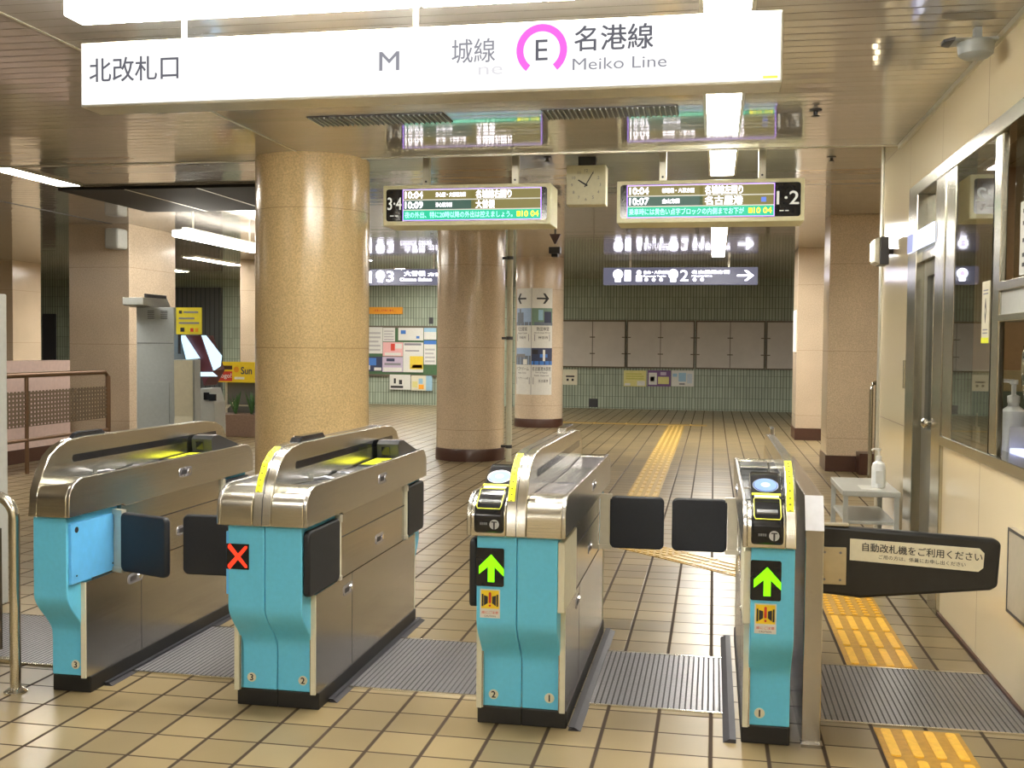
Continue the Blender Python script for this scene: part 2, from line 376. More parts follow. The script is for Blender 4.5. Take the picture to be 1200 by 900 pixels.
# ---------------------------------------------------------------- round columns and square pillars
def column(cx, cy, z1, m, label):
    t = thing('round_column', label, 'column', (cx, cy, 0), 'round granite columns')
    MB().lathe([(.42, .15), (.42, z1)], cx, cy, m, 96).build('shaft', t, smooth=40)
    MB().lathe([(.43, 0), (.43, .13), (.422, .15)], cx, cy, brown_g, 96).build('skirting', t, smooth=40)
column(-2.96, 7.60, ZC1, gr_y, 'thick yellow granite round column standing nearest, behind the red-cross gate')
column(-2.97, 12.96, ZC2, gr_b, 'brown granite round column behind the left departure board, a pipe beside it')
column(-3.01, 18.5, ZC2, gr_p, 'farthest pinkish round column with the tourist arrow posters on it')
def pillar(x0, x1, y0, y1, m, label):
    t = thing('square_pillar', label, 'pillar', ((x0+x1)/2, (y0+y1)/2, 0), 'square granite pillars')
    MB().box(x0, x1, y0, y1, .18, ZC2, m).build('shaft', t, bevel=.006)
    MB().box(x0-.01, x1+.01, y0-.01, y1+.01, 0, .18, brown_g).build('skirting', t)
pillar(-8.31, -7.45, 12.69, 13.9, gr_p, 'broad square granite pillar behind the grey cabinet on the left')
pillar(-14.2, -13.1, 18.2, 19.07, gr_p, 'square granite pillar at the left edge of the picture, farther back')
pillar(-8.62, -7.7, 18.5, 19.4, gr_p, 'slim-looking far square pillar just left of the thick yellow column')
pillar(1.29, 2.2, 12.72, 13.35, gr_b, 'nearer square granite pillar on the right, beside the handrail')
pillar(1.25, 2.2, 16.9, 17.7, gr_p, 'farther square granite pillar on the right with a narrow white plate')
tag(MB().box(1.235, 1.249, 16.98, 17.5, 1.35, 2.0, white).build('wall_plate', bevel=.002), 'narrow white plate on the side of the farther right pillar', 'sign')
tag(MB().box(2.2, 3.4, 12.4, 12.44, 0, 1.1, gr_b).build('low_wall'), 'low stone wall beside the nearer right pillar', 'wall')
hr = thing('handrail', 'steel handrail standing between the right pillar and the office wall', 'handrail', (1.75, 12.1, 0))
r = MB(); r.tube([(1.66, 11.9, 0), (1.66, 11.9, .98), (1.68, 11.93, 1.04), (1.75, 12.0, 1.06), (2.6, 12.3, 1.06)], .022, frame_s); r.build('rail', hr, smooth=40)
r = MB(); r.tube([(1.72, 11.95, 0), (1.72, 11.95, 1.04)], .014, frame_s); r.build('post', hr, smooth=40); r = MB(); r.tube([(2.3, 12.2, 0), (2.3, 12.2, 1.06)], .018, frame_s); r.build('post', hr, smooth=40)
MB().box(1.62, 2.2, 12.4, 12.70, 0, .24, brown_g).build('stone_step').__setitem__('label', 'x')
bpy.data.objects['stone_step']['label'] = 'dark brown stone step at the foot of the nearer right pillar'; bpy.data.objects['stone_step']['category'] = 'step'

# ---------------------------------------------------------------- ceiling lamps
def lamp(x0, x1, y0, y1, z, label, group, drop=.015, m=e_lamp):
    t = thing('ceiling_lamp', label, 'lamp', ((x0+x1)/2, (y0+y1)/2, z), group)
    f = MB(); e = .018
    f.box(x0-e, x0, y0-e, y1+e, z-drop-.004, z, alum); f.box(x1, x1+e, y0-e, y1+e, z-drop-.004, z, alum)
    f.box(x0, x1, y0-e, y0, z-drop-.004, z, alum); f.box(x0, x1, y1, y1+e, z-drop-.004, z, alum)
    f.build('frame', t)
    MB().box(x0, x1, y0, y1, z-drop, z-.002, m).build('diffuser', t)
G1 = 'recessed strip lights in a row towards the far wall'
lamp(-.06, .125, 3.25, 4.45, ZC1, 'strip light just above the right end of the white line sign', G1)
lamp(-.06, .125, 5.72, 6.92, ZC1, 'strip light right below the white line sign, nearest fully seen one of its row', G1)
lamp(-.05, .145, 8.37, 9.62, ZC2, 'strip light seen just above the right departure board', G1, m=e_lampf)
lamp(-.05, .145, 13.8, 18.2, ZC2, 'far strip light glowing over the platform 1 2 guide sign', G1, m=e_lampf)
lamp(-.06, .125, .4, 1.6, ZC1, 'added fill strip light overhead, out of view', 'added lights above and behind the viewer')  # this and the next overhead lamps are unseen fill, added to brighten the gates
lamp(-2.6, -2.4, .4, 1.6, ZC1, 'added fill strip light overhead, out of view', 'added lights above and behind the viewer')
lamp(-2.6, -2.4, -3.4, -1.6, ZC1, 'added fill strip light overhead, out of view', 'added lights above and behind the viewer', m=e_lampf)
lamp(-.06, .125, -3.4, -1.6, ZC1, 'added fill strip light overhead, out of view', 'added lights above and behind the viewer', m=e_lampf)
lamp(-5.6, -5.4, 2.2, 3.4, ZC1, 'added fill strip light overhead, out of view', 'added lights above and behind the viewer')
lamp(-2.35, -2.15, 4.75, 5.35, ZC1, 'added fill strip light hidden behind the long white line sign', 'added lights hidden behind the line sign', m=e_lampf)  # pair added out of sight behind the sign to brighten the columns
lamp(-1.25, -1.05, 4.75, 5.35, ZC1, 'added fill strip light hidden behind the long white line sign', 'added lights hidden behind the line sign', m=e_lampf)
e_box = emi('box_light', LAMP_COL, LAMP*1.6)
for xa, xb, lb in ((-2.372, -1.048, 'glaring white box light right above the left half of the line sign'), (-1.036, -.18, 'glaring white box light right above the middle of the line sign')):
    t = thing('box_lamp', lb, 'lamp', ((xa+xb)/2, 3.66, 2.61), 'box lights above the line sign')
    MB().box(xa, xb, 3.60, 3.72, 2.61, 2.715, e_box).build('diffuser', t, bevel=.004)
    MB().box(xa+.02, xb-.02, 3.61, 3.71, 2.717, ZC1, alum).build('housing', t)
G2 = 'strip lights along the left concourse'
lamp(-6.30, -6.08, 8.3, 9.48, ZC2, 'strip light on the ceiling at the left edge, before the black panel', G2, m=e_lampf)
t = thing('hanging_lamp', 'glaring tube lamp hung under the ceiling beyond the black panel', 'lamp', (-6.2, 12.8, 2.66), G2)
MB().box(-6.32, -6.08, 11.7, 13.9, 2.66, 2.74, emi('tube_light_soft', LAMP_COL, 14)).build('diffuser', t, bevel=.02)
MB().box(-6.24, -6.16, 11.8, 13.8, 2.74, 2.78, alum).tube([(-6.2, 12.0, 2.78), (-6.2, 12.0, ZC2)], .012, alum).tube([(-6.2, 13.6, 2.78), (-6.2, 13.6, ZC2)], .012, alum).build('hanger', t)
lamp(-9.3, -9.05, 17.6, 19.6, ZC2, 'small far strip light seen between left pillar and yellow column', G2, m=e_lampf)
lamp(-11.3, -11.05, 19.5, 21.2, ZC2, 'tiny far strip light next to the broad left pillar', G2, m=e_lampf)
lamp(-6.3, -6.1, 16.2, 18.6, ZC2, 'added fill strip light hidden behind the yellow column', G2, m=e_lampf)  # hidden lamps added here to lift the brightness of the far hall
lamp(-6.3, -6.1, 20.6, 23.0, ZC2, 'added fill strip light hidden behind the yellow column', G2, m=e_lampf)
lamp(-14.5, -14.3, 12, 14, ZC2, 'added fill strip light over the stairwell out of view on the left', G2, m=e_lampf)  # unseen stairwell lamps, added as fill for the left concourse
lamp(-12.5, -10.5, 7.0, 7.2, ZC1, 'added fill strip light over the stairwell out of view on the left', G2)
lamp(3.0, 3.2, 15.5, 18.0, ZC2, 'added unseen strip light over the passage behind the staff office', 'added side passage lights', m=e_lampf)  # passage lamps added behind the pillars as extra fill, never in view
lamp(3.0, 3.2, 9.5, 11.0, ZC2, 'added unseen strip light over the passage behind the staff office', 'added side passage lights')
lamp(2.2, 2.5, 5.6, 7.2, 2.7, 'added unseen strip light inside the staff office', 'added office lights', m=emi('office_fill', (1, .85, .6), 4))  # unseen lamp added so that the office end wall is lit
struct(MB().box(1.3, 3.6, 1.0, 8.15, 2.70, 2.72, plain_m).build('ceiling'))

# ---------------------------------------------------------------- ceiling vents, black panel, small ceiling devices
for x0, x1, lb in ((-2.42, -1.58, 'long black slot vent on the ceiling, left one under the line sign'), (-1.0, -.22, 'long black slot vent on the ceiling, right one under the line sign')):
    t = thing('ceiling_vent', lb, 'vent', (x0, 6.2, ZC1), 'slot vents in the near ceiling')
    MB().box(x0, x1, 6.10, 6.36, ZC1-.006, ZC1-.001, dgrey).build('backing', t)
    q = MB()
    for i in range(26):
        xx = x0+.012+(x1-x0-.024)*i/25; q.box(xx-.004, xx+.004, 6.11, 6.35, ZC1-.014, ZC1-.006, greypt)
    q.build('grille', t)
t = thing('ceiling_panel', 'large matt black rectangular panel under the ceiling on the left', 'panel', (-5.3, 10.5, ZC2))
MB().box(-6.44, -4.2, 9.66, 11.37, ZC2-.03, ZC2-.001, mat('matt_black', (.012, .012, .012), .7)).build('board', t)
MB().box(-5.72, -5.70, 9.66, 11.37, ZC2-.033, ZC2-.029, alum).box(-4.96, -4.94, 9.66, 11.37, ZC2-.033, ZC2-.029, alum).build('joint_strip', t)
def sprinkler(x, y, z, lb):
    tag(MB().lathe([(.035, z), (.035, z-.006), (.012, z-.01), (.012, z-.03), (.022, z-.034), (.022, z-.038)], x, y, dgrey, 20).build('sprinkler_head', smooth=40), lb, 'sprinkler', 'sprinkler heads')
sprinkler(.90, 8.9, ZC2, 'small dark sprinkler head on the ceiling right of the right departure board')
sprinkler(.55, 6.35, ZC1, 'small dark sprinkler head above the right departure board')
sprinkler(-1.35, 8.6, ZC2, 'small dark sprinkler head between the left departure board and the clock')
sprinkler(.78, 10.8, ZC2, 'small sprinkler head farther back near the right pillar')
t = thing('ceiling_speaker', 'small round grey device bracketed to the ceiling near the office wall', 'speaker', (1.06, 4.85, ZC1))
MB().lathe([(.075, ZC1-.06), (.07, ZC1-.11), (.05, ZC1-.125)], 1.07, 4.85, greypt, 28).build('drum', t, smooth=40)
MB().box(.97, 1.15, 4.80, 4.90, ZC1-.062, ZC1-.05, greypt).box(1.06, 1.09, 4.83, 4.87, ZC1-.05, ZC1, greypt).prism([(.93, 4.80), (.97, 4.76), (.97, 4.9), (.93, 4.86)], 2, ZC1-.066, ZC1-.055, dgrey).build('bracket', t)
t = thing('hanging_detector', 'dark little detector on a bracket hung in front of the poster column', 'detector', (-1.93, 13, ZC2))
MB().tube([(-1.93, 13, ZC2), (-1.93, 13, 2.66)], .012, dgrey).prism([(-2.0, ZC2-.16), (-1.86, ZC2-.16), (-1.92, ZC2-.28), (-1.94, ZC2-.28)], 1, 12.98, 13.02, brown_g).build('bracket', t)
MB().box(-2.0, -1.86, 12.93, 13.07, 2.54, 2.62, dgrey).box(-1.97, -1.89, 12.95, 13.05, 2.50, 2.54, black).build('housing', t, bevel=.008)
tag(MB().box(-7.66, -7.46, 12.45, 12.69, 2.60, 2.86, lgrey).build('loudspeaker_box', bevel=.03), 'pale wedge-shaped loudspeaker at the top of the broad left pillar', 'speaker')

# ---------------------------------------------------------------- big line sign
t = thing('line_sign', 'long glaring white hanging sign with line names over the gates', 'sign', (-1.14, 3.95, 2.35))
MB().box(-2.50, .222, 3.905, 4.05, 2.345, 2.60, alum).build('housing', t, bevel=.004)
p = MB().box(-2.492, .215, 3.898, 3.905, 2.355, 2.592, e_sign)
p.build('lit_face', t)
p = MB(); Y0 = 3.896
def sx_(px): return {'x': px}
lt = emi0('overexposed_print', (.30, .30, .34), .6); lt2 = emi0('overexposed_print_light', (.9, .88, .92), .5); lk = emi0('sign_print', (.16, .16, .19), .5); mag = emi0('sign_magenta', (1, .16, .80), .62)
def wx(px):   # sign face: picture column to place on the face
    a = math.atan((px-600)/F_PX)-YAW; return math.tan(a)*3.9
p.text('北改札口', wx(107), wx(210), 2.487, .095, Y0, lk, .010)
p.build('exit_lettering', t); p = MB()
p.text('M', wx(443), wx(466), 2.475, .07, Y0, lt, .005)
p.build('lettering', t); p = MB()
p.text('城線', wx(527), wx(577), 2.50, .088, Y0, lt, .006)
p.text('ne', wx(558), wx(586), 2.425, .03, Y0, lt2)
p.build('lettering', t); p = MB()
p.text('E', wx(624), wx(638), 2.492, .075, Y0, lk, .004)
cx, cz = wx(631), 2.492
ring = [(cx+.094*math.cos(a), cz+.094*math.sin(a)) for a in [math.radians(-52+284*i/30) for i in range(31)]]
rin = [(cx+.068*math.cos(a), cz+.068*math.sin(a)) for a in [math.radians(-52+284*i/30) for i in range(31)]]
for i in range(30): p.prism([ring[i], ring[i+1], rin[i+1], rin[i]], 1, Y0-.001, Y0+.002, mag)
p.build('line_emblem', t); p = MB()
p.text('名港線', wx(669), wx(760), 2.527, .09, Y0, lk, .012)
p.text('Meiko Line', wx(667), wx(776), 2.435, .042, Y0, lt, .004)
p.build('lettering', t)
for x in (wx(205), wx(478), wx(833)): MB().tube([(x, 3.98, 2.60), (x, 3.98, ZC1)], .012, alum).build('hanger', t)
p = MB().box(wx(888), wx(905), 3.895, 3.899, 2.36, 2.368, yellow); p.build('label', t)

# ---------------------------------------------------------------- departure boards
def board(x0, x1, nums, numside, rows, msg, label):
    y, z0, z1 = 8.0, 2.33, 2.64
    t = thing('departure_board', label, 'display board', ((x0+x1)/2, 8.15, z0), 'departure boards')
    MB().box(x0, x1, y, y+.36, z0, z1, mat('board_housing', (.78, .76, .50), .4)).build('housing', t, bevel=.006)
    MB().rrect_y(x0+.027, x1-.027, z0+.034, z1-.03, .02, y-.004, y, blackg).build('window', t)
    if numside < 0: a0, a1 = x0+.165, x1-.075; n0, n1 = x0+.038, x0+.15
    else: a0, a1 = x0+.08, x1-.215; n0, n1 = x1-.195, x1-.04
    s = MB(); Z0, Z1 = z0+.042, z1-.038; yy = y-.005
    h = (Z1-Z0)/3
    for k in (0, 1):
        zt = Z1-k*h
        s.box(a0+.002, a0+(a1-a0)*.52, yy, yy+.001, zt-h, zt, e_lcdd if k else e_lcdg); s.box(a0+(a1-a0)*.5, a1, yy, yy+.001, zt-h, zt, e_lcdg)
    s.box(a0, a1, yy, yy+.001, Z0, Z0+h, e_teal)
    for zt in (Z1, Z0+2*h, Z0+h): s.box(a0, a1, yy-.001, yy, zt-.004, zt+.004, e_wd)
    fr = .005
    for b in ((a0-fr, a1+fr, Z1, Z1+fr), (a0-fr, a1+fr, Z0-fr, Z0), (a0-fr, a0, Z0, Z1), (a1, a1+fr, Z0, Z1)): s.box(b[0], b[1], yy-.001, yy+.001, b[2], b[3], e_vio)
    W = a1-a0
    for k, (tm, via, dest) in enumerate(rows):
        zc = Z1-(k+.5)*h
        s.text(tm, a0+.015, a0+.155, zc, h*.66, yy-.002, e_white, .02)
        s.text(via, a0+W*.24, a0+W*(.46 if len(via) > 6 else .36), zc, h*.45, yy-.002, e_white, .02)
        s.text(dest, a0+W*.535, a0+W*(.79 if len(dest) > 3 else .67), zc, h*.8, yy-.002, e_white, .03)
    s.text(msg, a0+.012, a0+W*.80, Z0+h*.5, h*.62, yy-.002, e_tealt, .01)
    s.text('10 04', a0+W*.865, a1-.015, Z0+h*.5, h*.55, yy-.002, e_yel, .02); s.box(a0+W*.83, a0+W*.855, yy-.002, yy-.001, Z0+h*.25, Z0+h*.75, e_yel)
    if numside > 0: s.box(a1-.09, a1-.055, yy-.002, yy-.001, Z0+h*1.3, Z0+h*1.75, e_blu)
    s.build('screen', t)
    q = MB(); q.text(nums, n0, n1, (Z0+Z1)/2+.012, .095, yy, e_wd, .012); q.box(n0+.02, n0+.05, yy, yy+.001, Z0+.03, Z0+.037, e_wd); q.box(n0+.06, n0+.085, yy, yy+.001, Z0+.03, Z0+.037, e_wd)
    q.build('platform_number', t)
    for x in ((x0+.335, x1-.28) if numside < 0 else (x0+.335, x1-.3)):
        MB().box(x-.027, x+.027, 8.03, 8.08, z1, ZC2, alum).build('post', t, bevel=.004)
        MB().disc_y(x, z1+.03, .008, 8.024, 8.03, dgrey).build('bolt', t)
board(-2.541, -1.226, '3·4', -1, [('10:04', '浄心駅・大曽根方面', '名城線右回り'), ('10:09', '浄心駅方面', '大曽根')], '夜の外出、特に20時以降の外出は控えましょう。', 'departure board marked 3 4 hanging left of the clock')
board(-.727, .627, '1·2', 1, [('10:04', '新瑞橋・八事方面', '名城線左回り'), ('10:07', '金山方面', '名古屋港')], '乗車時には黄色い点字ブロックの内側までお下が', 'departure board marked 1 2 hanging right of the clock')

# ---------------------------------------------------------------- clock
t = thing('wall_clock', 'square cream clock showing five past ten, hung between the departure boards', 'clock', (-1.03, 8.65, 2.55))
MB().box(-1.19, -.872, 8.6, 8.76, 2.55, 2.866, creamp).build('case', t, bevel=.006)
MB().box(-1.10, -.96, 8.63, 8.73, 2.866, ZC2, dgrey).build('bracket', t)
q = MB(); cx, cz = -1.031, 2.708
for i in range(12):
    a = PI/2-2*PI*i/12; q.text(str(12 if i == 0 else i), cx+.115*math.cos(a)-.014, cx+.115*math.cos(a)+.014, cz+.115*math.sin(a), .024, 8.597, greyink, 0, stretch=False)
q.build('numerals', t)
def hand(cx, cz, a, L, wd, y): 
    d = Vector((math.sin(a), math.cos(a))); nrm = Vector((d.y, -d.x))*wd/2
    P = [Vector((cx, cz))-d*L*.18+nrm, Vector((cx, cz))-d*L*.18-nrm, Vector((cx, cz))+d*L-nrm*.7, Vector((cx, cz))+d*L+nrm*.7]
    return MB().prism([tuple(v) for v in P], 1, y-.002, y, ink)
hand(cx, cz, math.radians(302), .075, .014, 8.594).build('hour_hand', t); hand(cx, cz, math.radians(30), .115, .009, 8.591).build('minute_hand', t)

# ---------------------------------------------------------------- guide signs far back
t = thing('guide_sign', 'dark hanging guide sign with bright 1 and 2 and right arrow', 'sign', (-.6, 19, 2.52), 'platform guide signs')
MB().box(-1.95, .73, 19.0, 19.2, 2.51, 2.81, e_gbase).build('box', t, bevel=.004)
q = MB(); y = 18.99
def guide(q, x, n, m=e_pict):
    q.disc_y(x, 2.69, .085, y-.002, y+.005, m); q.box(x-.05, x+.05, y-.002, y+.005, 2.56, 2.63, m)
    q.disc_y(x, 2.69, .045, y-.005, y-.003, emi('guide_sign_violet', (.55, .42, .9), 1.6))
    q.text(n, x+.12, x+.225 if n == '1' else x+.26, 2.665, .19, y, m, .004)
guide(q, -1.69, '1'); guide(q, -.72, '2')
q.disc_y(-1.32, 2.72, .04, y-.002, y+.005, e_pict); q.box(-1.37, -1.27, y-.002, y+.005, 2.565, 2.67, e_pict)
q.text('金山・八事方面', -1.24, -.80, 2.725, .06, y, e_pict, .02); q.text('Kanayama Yagoto', -1.24, -.85, 2.655, .035, y, e_pict, .01)
for x in (-1.19, -1.06, -.93): q.disc_y(x, 2.595, .03, y-.002, y+.005, e_pict)
q.text('名古屋港方面', -.40, .25, 2.725, .06, y, e_pict, .02); q.text('Nagoyako', -.40, -.05, 2.655, .035, y, e_pict, .01)
for x in (-.35, -.22): q.disc_y(x, 2.595, .03, y-.002, y+.005, e_pict)
q.box(.38, .62, y-.002, y+.003, 2.65, 2.675, e_pict)
q.prism([(.50, 2.75), (.55, 2.75), (.66, 2.6625), (.55, 2.575), (.50, 2.575), (.60, 2.6625)], 1, y-.002, y+.003, e_pict)
q.build('lettering', t)
for x in (-1.5, .22): MB().box(x, x+.04, 19.08, 19.12, 2.81, ZC2, alum).build('hanger', t)
t = thing('guide_sign', 'bright hanging guide sign seen between the yellow and brown columns', 'sign', (-6, 19, 2.52), 'platform guide signs')
MB().box(-7.6, -4.7, 19.0, 19.2, 2.51, 2.80, e_gbase).build('box', t, bevel=.004)
q = MB(); guide(q, -6.08, '3'); q.box(-6.5, -6.25, y-.002, y+.003, 2.55, 2.76, e_pict)
q.text('大曽根', -5.62, -5.22, 2.72, .09, y, e_pict, .02); q.text('Ozone Sakae', -5.7, -5.1, 2.61, .06, y, e_pict, .02); q.text('方面', -5.17, -4.9, 2.70, .06, y, e_pict, .02)
q.build('lettering', t)
for x in (-7.2, -5.1): MB().box(x, x+.04, 19.08, 19.12, 2.80, ZC2, alum).build('hanger', t)

# ---------------------------------------------------------------- far wall boards and papers
def nb(x0, x1, lb):
    t = thing('notice_board', lb, 'notice board', ((x0+x1)/2, 24.15, .93), 'empty notice boards on the far wall')
    MB().box(x0, x1, 24.14, 24.2, .93, 2.01, boardfr).build('frame', t)
    xm = (x0+x1)/2
    for a, b in ((x0+.03, xm-.008), (xm+.008, x1-.03)):
        MB().box(a, b, 24.125, 24.14, .96, 1.97, wood_y).build('panel', t)
    q = MB()
    for z in (1.25, 1.62): 
        for x in (x0+.03, xm, x1-.03): q.box(x-.06, x+.06, 24.118, 24.126, z-.012, z+.012, boardfr)
    q.build('clip', t)
nb(-3.46, -1.95, 'empty grey notice board nearest the poster column, leftmost of four')
nb(-1.93, -.42, 'empty grey notice board on the far wall, second from the left')
nb(-.40, 1.11, 'empty grey notice board on the far wall, third from the left')
nb(1.13, 2.64, 'empty grey notice board partly behind the right pillars')
def paper_on(x0, x1, z0, z1, y, base, blobs, lb, group=None, name='poster', cat='poster'):
    q = MB().box(x0, x1, y-.006, y, z0, z1, base)
    for (a, b, c, d, m) in blobs:
        q.box(x0+(x1-x0)*a, x0+(x1-x0)*b, y-.008, y-.006, z0+(z1-z0)*c, z0+(z1-z0)*d, m)
    return tag(q.build(name), lb, cat, group)
def lines(n, a, b, c0, c1, m=greyink, k=.45):
    h = (c1-c0)/n; return [(a, b-(.1*(i % 3 == 2)), c0+i*h, c0+i*h+h*k, m) for i in range(n)]
GP = 'posters under the empty notice boards'
ypap = mat('pale_yellow', (.66, .62, .24), .6); lpur = mat('lilac', (.5, .42, .55), .6)
paper_on(-3.377, -3.05, .528, .88, 24.2, creamp, [(.2, .8, .5, .6, ink), (.25, .4, .25, .4, ink), (.6, .75, .25, .4, ink)], 'small cream notice right beside the poster column', GP)
paper_on(-1.993, -1.489, .515, .874, 24.2, ypap, lines(3, .1, .9, .45, .9, mat('olive_ink', (.5, .5, .1), .6)) + [(.05, .3, .05, .2, paper), (.6, .95, .05, .35, paper)], 'yellow landscape poster, left one of three below the notice boards', GP)
paper_on(-1.456, -.937, .524, .884, 24.2, purple, [(.05, .4, .1, .85, paper), (.45, .92, .15, .6, ypap), (.12, .3, .3, .6, pink), (.55, .8, .7, .9, lpur)], 'purple poster with yellow block, middle one of three', GP)
paper_on(-.923, -.427, .532, .889, 24.2, paper, [(.32, .65, .3, .85, lblue), (.05, .25, .6, .8, lblue), (.7, .92, .2, .8, mat('pale_print', (.5, .58, .65), .6)), (.35, .6, .1, .2, greyink)], 'white poster with light blue picture, right one of three', GP)
# left notice board with posters
t = thing('notice_board', 'dark green notice board full of posters left of the brown column', 'notice board', (-7.2, 24.15, .7))
MB().box(-9.2, -6.05, 24.16, 24.2, .70, 1.81, dkgreen).build('felt', t)
MB().box(-9.2, -6.05, 24.14, 24.18, .66, .71, boardfr).box(-9.2, -6.05, 24.14, 24.18, 1.79, 1.85, boardfr).build('frame', t)
def nx(cx_): return math.tan(math.atan((420+cx_/4.615-600)/F_PX)-YAW)*24.15
def nz(cy_): return 1.41-((330+cy_/4.615)-405.5)/F_PX*24.9*1.0
def npz(cx_, cy_, cx2, cy2, base, blobs, lb):
    paper_on(nx(cx_), nx(cx2), nz(cy2), nz(cy_), 24.139, base, blobs, lb, 'posters on the green notice board')
npz(20, 255, 130, 398, paper, lines(5, .1, .9, .1, .9, mat('faint', (.42, .42, .42), .6)), 'white text poster at top left of the green board')
npz(132, 257, 197, 332, paper, lines(4, .1, .9, .1, .9, mat('faint', (.42, .42, .42), .6)), 'narrow white poster beside the text poster on the green board')
npz(215, 257, 350, 325, paper, [(.1, .3, .5, .8, blue), (.72, .85, .15, .35, blue)], 'white landscape poster with a small blue mark on the green board')
npz(354, 257, 420, 320, paper, [(0, 1, .65, 1, lblue)], 'small poster with pale blue head by the brown column')
npz(354, 325, 420, 455, paper, [(0, 1, .84, 1, blue)]+lines(4, .1, .9, .1, .75, mat('faint', (.42, .42, .42), .6)), 'white poster with strong blue head by the brown column')
npz(132, 336, 240, 412, pink, [(.4, .6, .4, .9, red), (.1, .9, .05, .25, paper), (.62, .95, .55, .9, paper)], 'pink poster in the middle of the green board')
npz(242, 336, 350, 498, paper, [(.34, 1, .1, .54, mat('bus_yellow', (.75, .55, .05), .6)), (.45, .95, .14, .26, orange), (.05, .9, .9, .97, greyink), (.1, .8, .7, .74, greyink)], 'white poster with a yellow picture at its corner')
npz(20, 415, 130, 495, navy, [(.3, .7, .4, .9, blue), (.05, .4, .1, .4, paper), (.6, .95, .05, .25, paper)], 'dark blue photo poster at the board lower left')
npz(130, 416, 240, 498, lpur, [(.05, .95, .05, .3, paper), (.1, .9, .45, .6, greyink), (.2, .6, .7, .9, navy)], 'greyish lilac poster at the bottom of the green board')
npz(170, 512, 282, 593, paper, [(.05, .65, .1, .25, ink), (.2, .3, .4, .75, ink), (.45, .6, .35, .65, ink)], 'white notice with black figures below the green board')
npz(287, 515, 400, 597, creamp, [(.05, .3, .2, .6, ypap), (.35, .55, .45, .8, lblue), (.7, 1, 0, 1, lblue), (.35, .6, .1, .4, orange)], 'pale yellow and blue notice below the green board')
q = MB().box(-9.3, -7.19, 24.15, 24.2, 2.128, 2.288, orange); q.text('北改札', -7.9, -7.35, 2.208, .05, 24.148, red)
tag(q.build('banner_strip'), 'orange strip sign high on the far wall beside the yellow column', 'sign')
tag(MB().box(-2.78, -2.58, 24.19, 24.205, .03, .22, dgrey).build('wall_vent'), 'small dark square vent at the foot of the green wall', 'vent')
tag(MB().box(-6.55, -6.45, 24.17, 24.21, 1.9, 2.05, dgrey).build('wall_device'), 'tiny dark device on the far wall above the poster board', 'device')
tag(MB().box(-12.95, -11.72, 24.07, 24.19, 0, 2.75, shut_m).build('roller_shutter'), 'dark grey ribbed shutter on the far left wall', 'shutter')
struct(MB().box(-16.55, -16.2, 24.15, 24.2, 0, 2.1, dgrey).build('door_2'))

# ---------------------------------------------------------------- poster on the far round column, bent round its face
def bent(q, cx, cy, r):
    old = q.v[:]
    q.v = [(cx+(r-(p[1]))*math.sin(p[0]/r), cy-(r-(p[1]))*math.cos(p[0]/r), p[2]) for p in old]
def cyl_patch(q, x0, x1, z0, z1, off, m, n=10):
    for i in range(n):
        a, b = x0+(x1-x0)*i/n, x0+(x1-x0)*(i+1)/n; q.box(a, b, off-.001, off, z0, z1, m)
q = MB()
zz = lambda py: 1.41-(py-406.5)/F_PX*18.6
c0 = -.05   # the sheet is turned towards the gates
ph1 = mat('photo_sky', (.30, .42, .62), .4); ph2 = mat('photo_grey', (.14, .17, .22), .4); ph3 = mat('photo_green', (.16, .26, .20), .4)
LX, MX, RX = -.375+c0, -.02+c0, .345+c0
cyl_patch(q, LX, RX, zz(463), zz(340), -.004, paper, 16)
cyl_patch(q, MX-.004, MX+.004, zz(463), zz(340), -.006, greyink, 1)
for a, b, y0, y1, m in ((LX, MX-.006, 363, 383, ph1), (MX+.006, RX, 363, 383, ph3), (LX, MX-.006, 409, 428.5, ph1), (MX+.006, RX, 409, 428.5, navy)):
    cyl_patch(q, a, b, zz(y1), zz(y0), -.006, m, 8)
for a, b, y0, y1, m in ((LX+.04, LX+.2, 368, 381, ph2), (LX+.1, LX+.14, 364, 370, ph2), (LX, MX-.006, 379, 383, ph2), (MX+.12, MX+.2, 365, 377, lblue), (MX+.22, RX-.02, 367, 380, navy), (MX+.05, RX, 379, 383, ph2),
                        (LX, MX-.006, 418, 428.5, ph2), (LX+.02, LX+.24, 416, 420, greyink), (LX+.2, LX+.28, 422, 428, white), (MX+.006, RX, 424, 428.5, blue), (MX+.2, MX+.24, 411, 424, white), (MX+.02, MX+.12, 411, 416, ink), (MX+.15, MX+.28, 416, 420, blue)):
    cyl_patch(q, a, b, zz(y1), zz(y0), -.008, m, 4)
def arr(q, xc, z, s, d):
    cyl_patch(q, min(xc-.09*d, xc+.08*d), max(xc-.09*d, xc+.08*d), z-.014, z+.014, -.010, ink, 6)
    q.prism([(xc+.015*d, z+.09), (xc+.05*d, z+.09), (xc+.12*d, z), (xc+.05*d, z-.09), (xc+.015*d, z-.09), (xc+.07*d, z)], 1, -.011, -.006, ink)
arr(q, -.21+c0, zz(352), 1, -1); arr(q, .16+c0, zz(352), 1, 1)
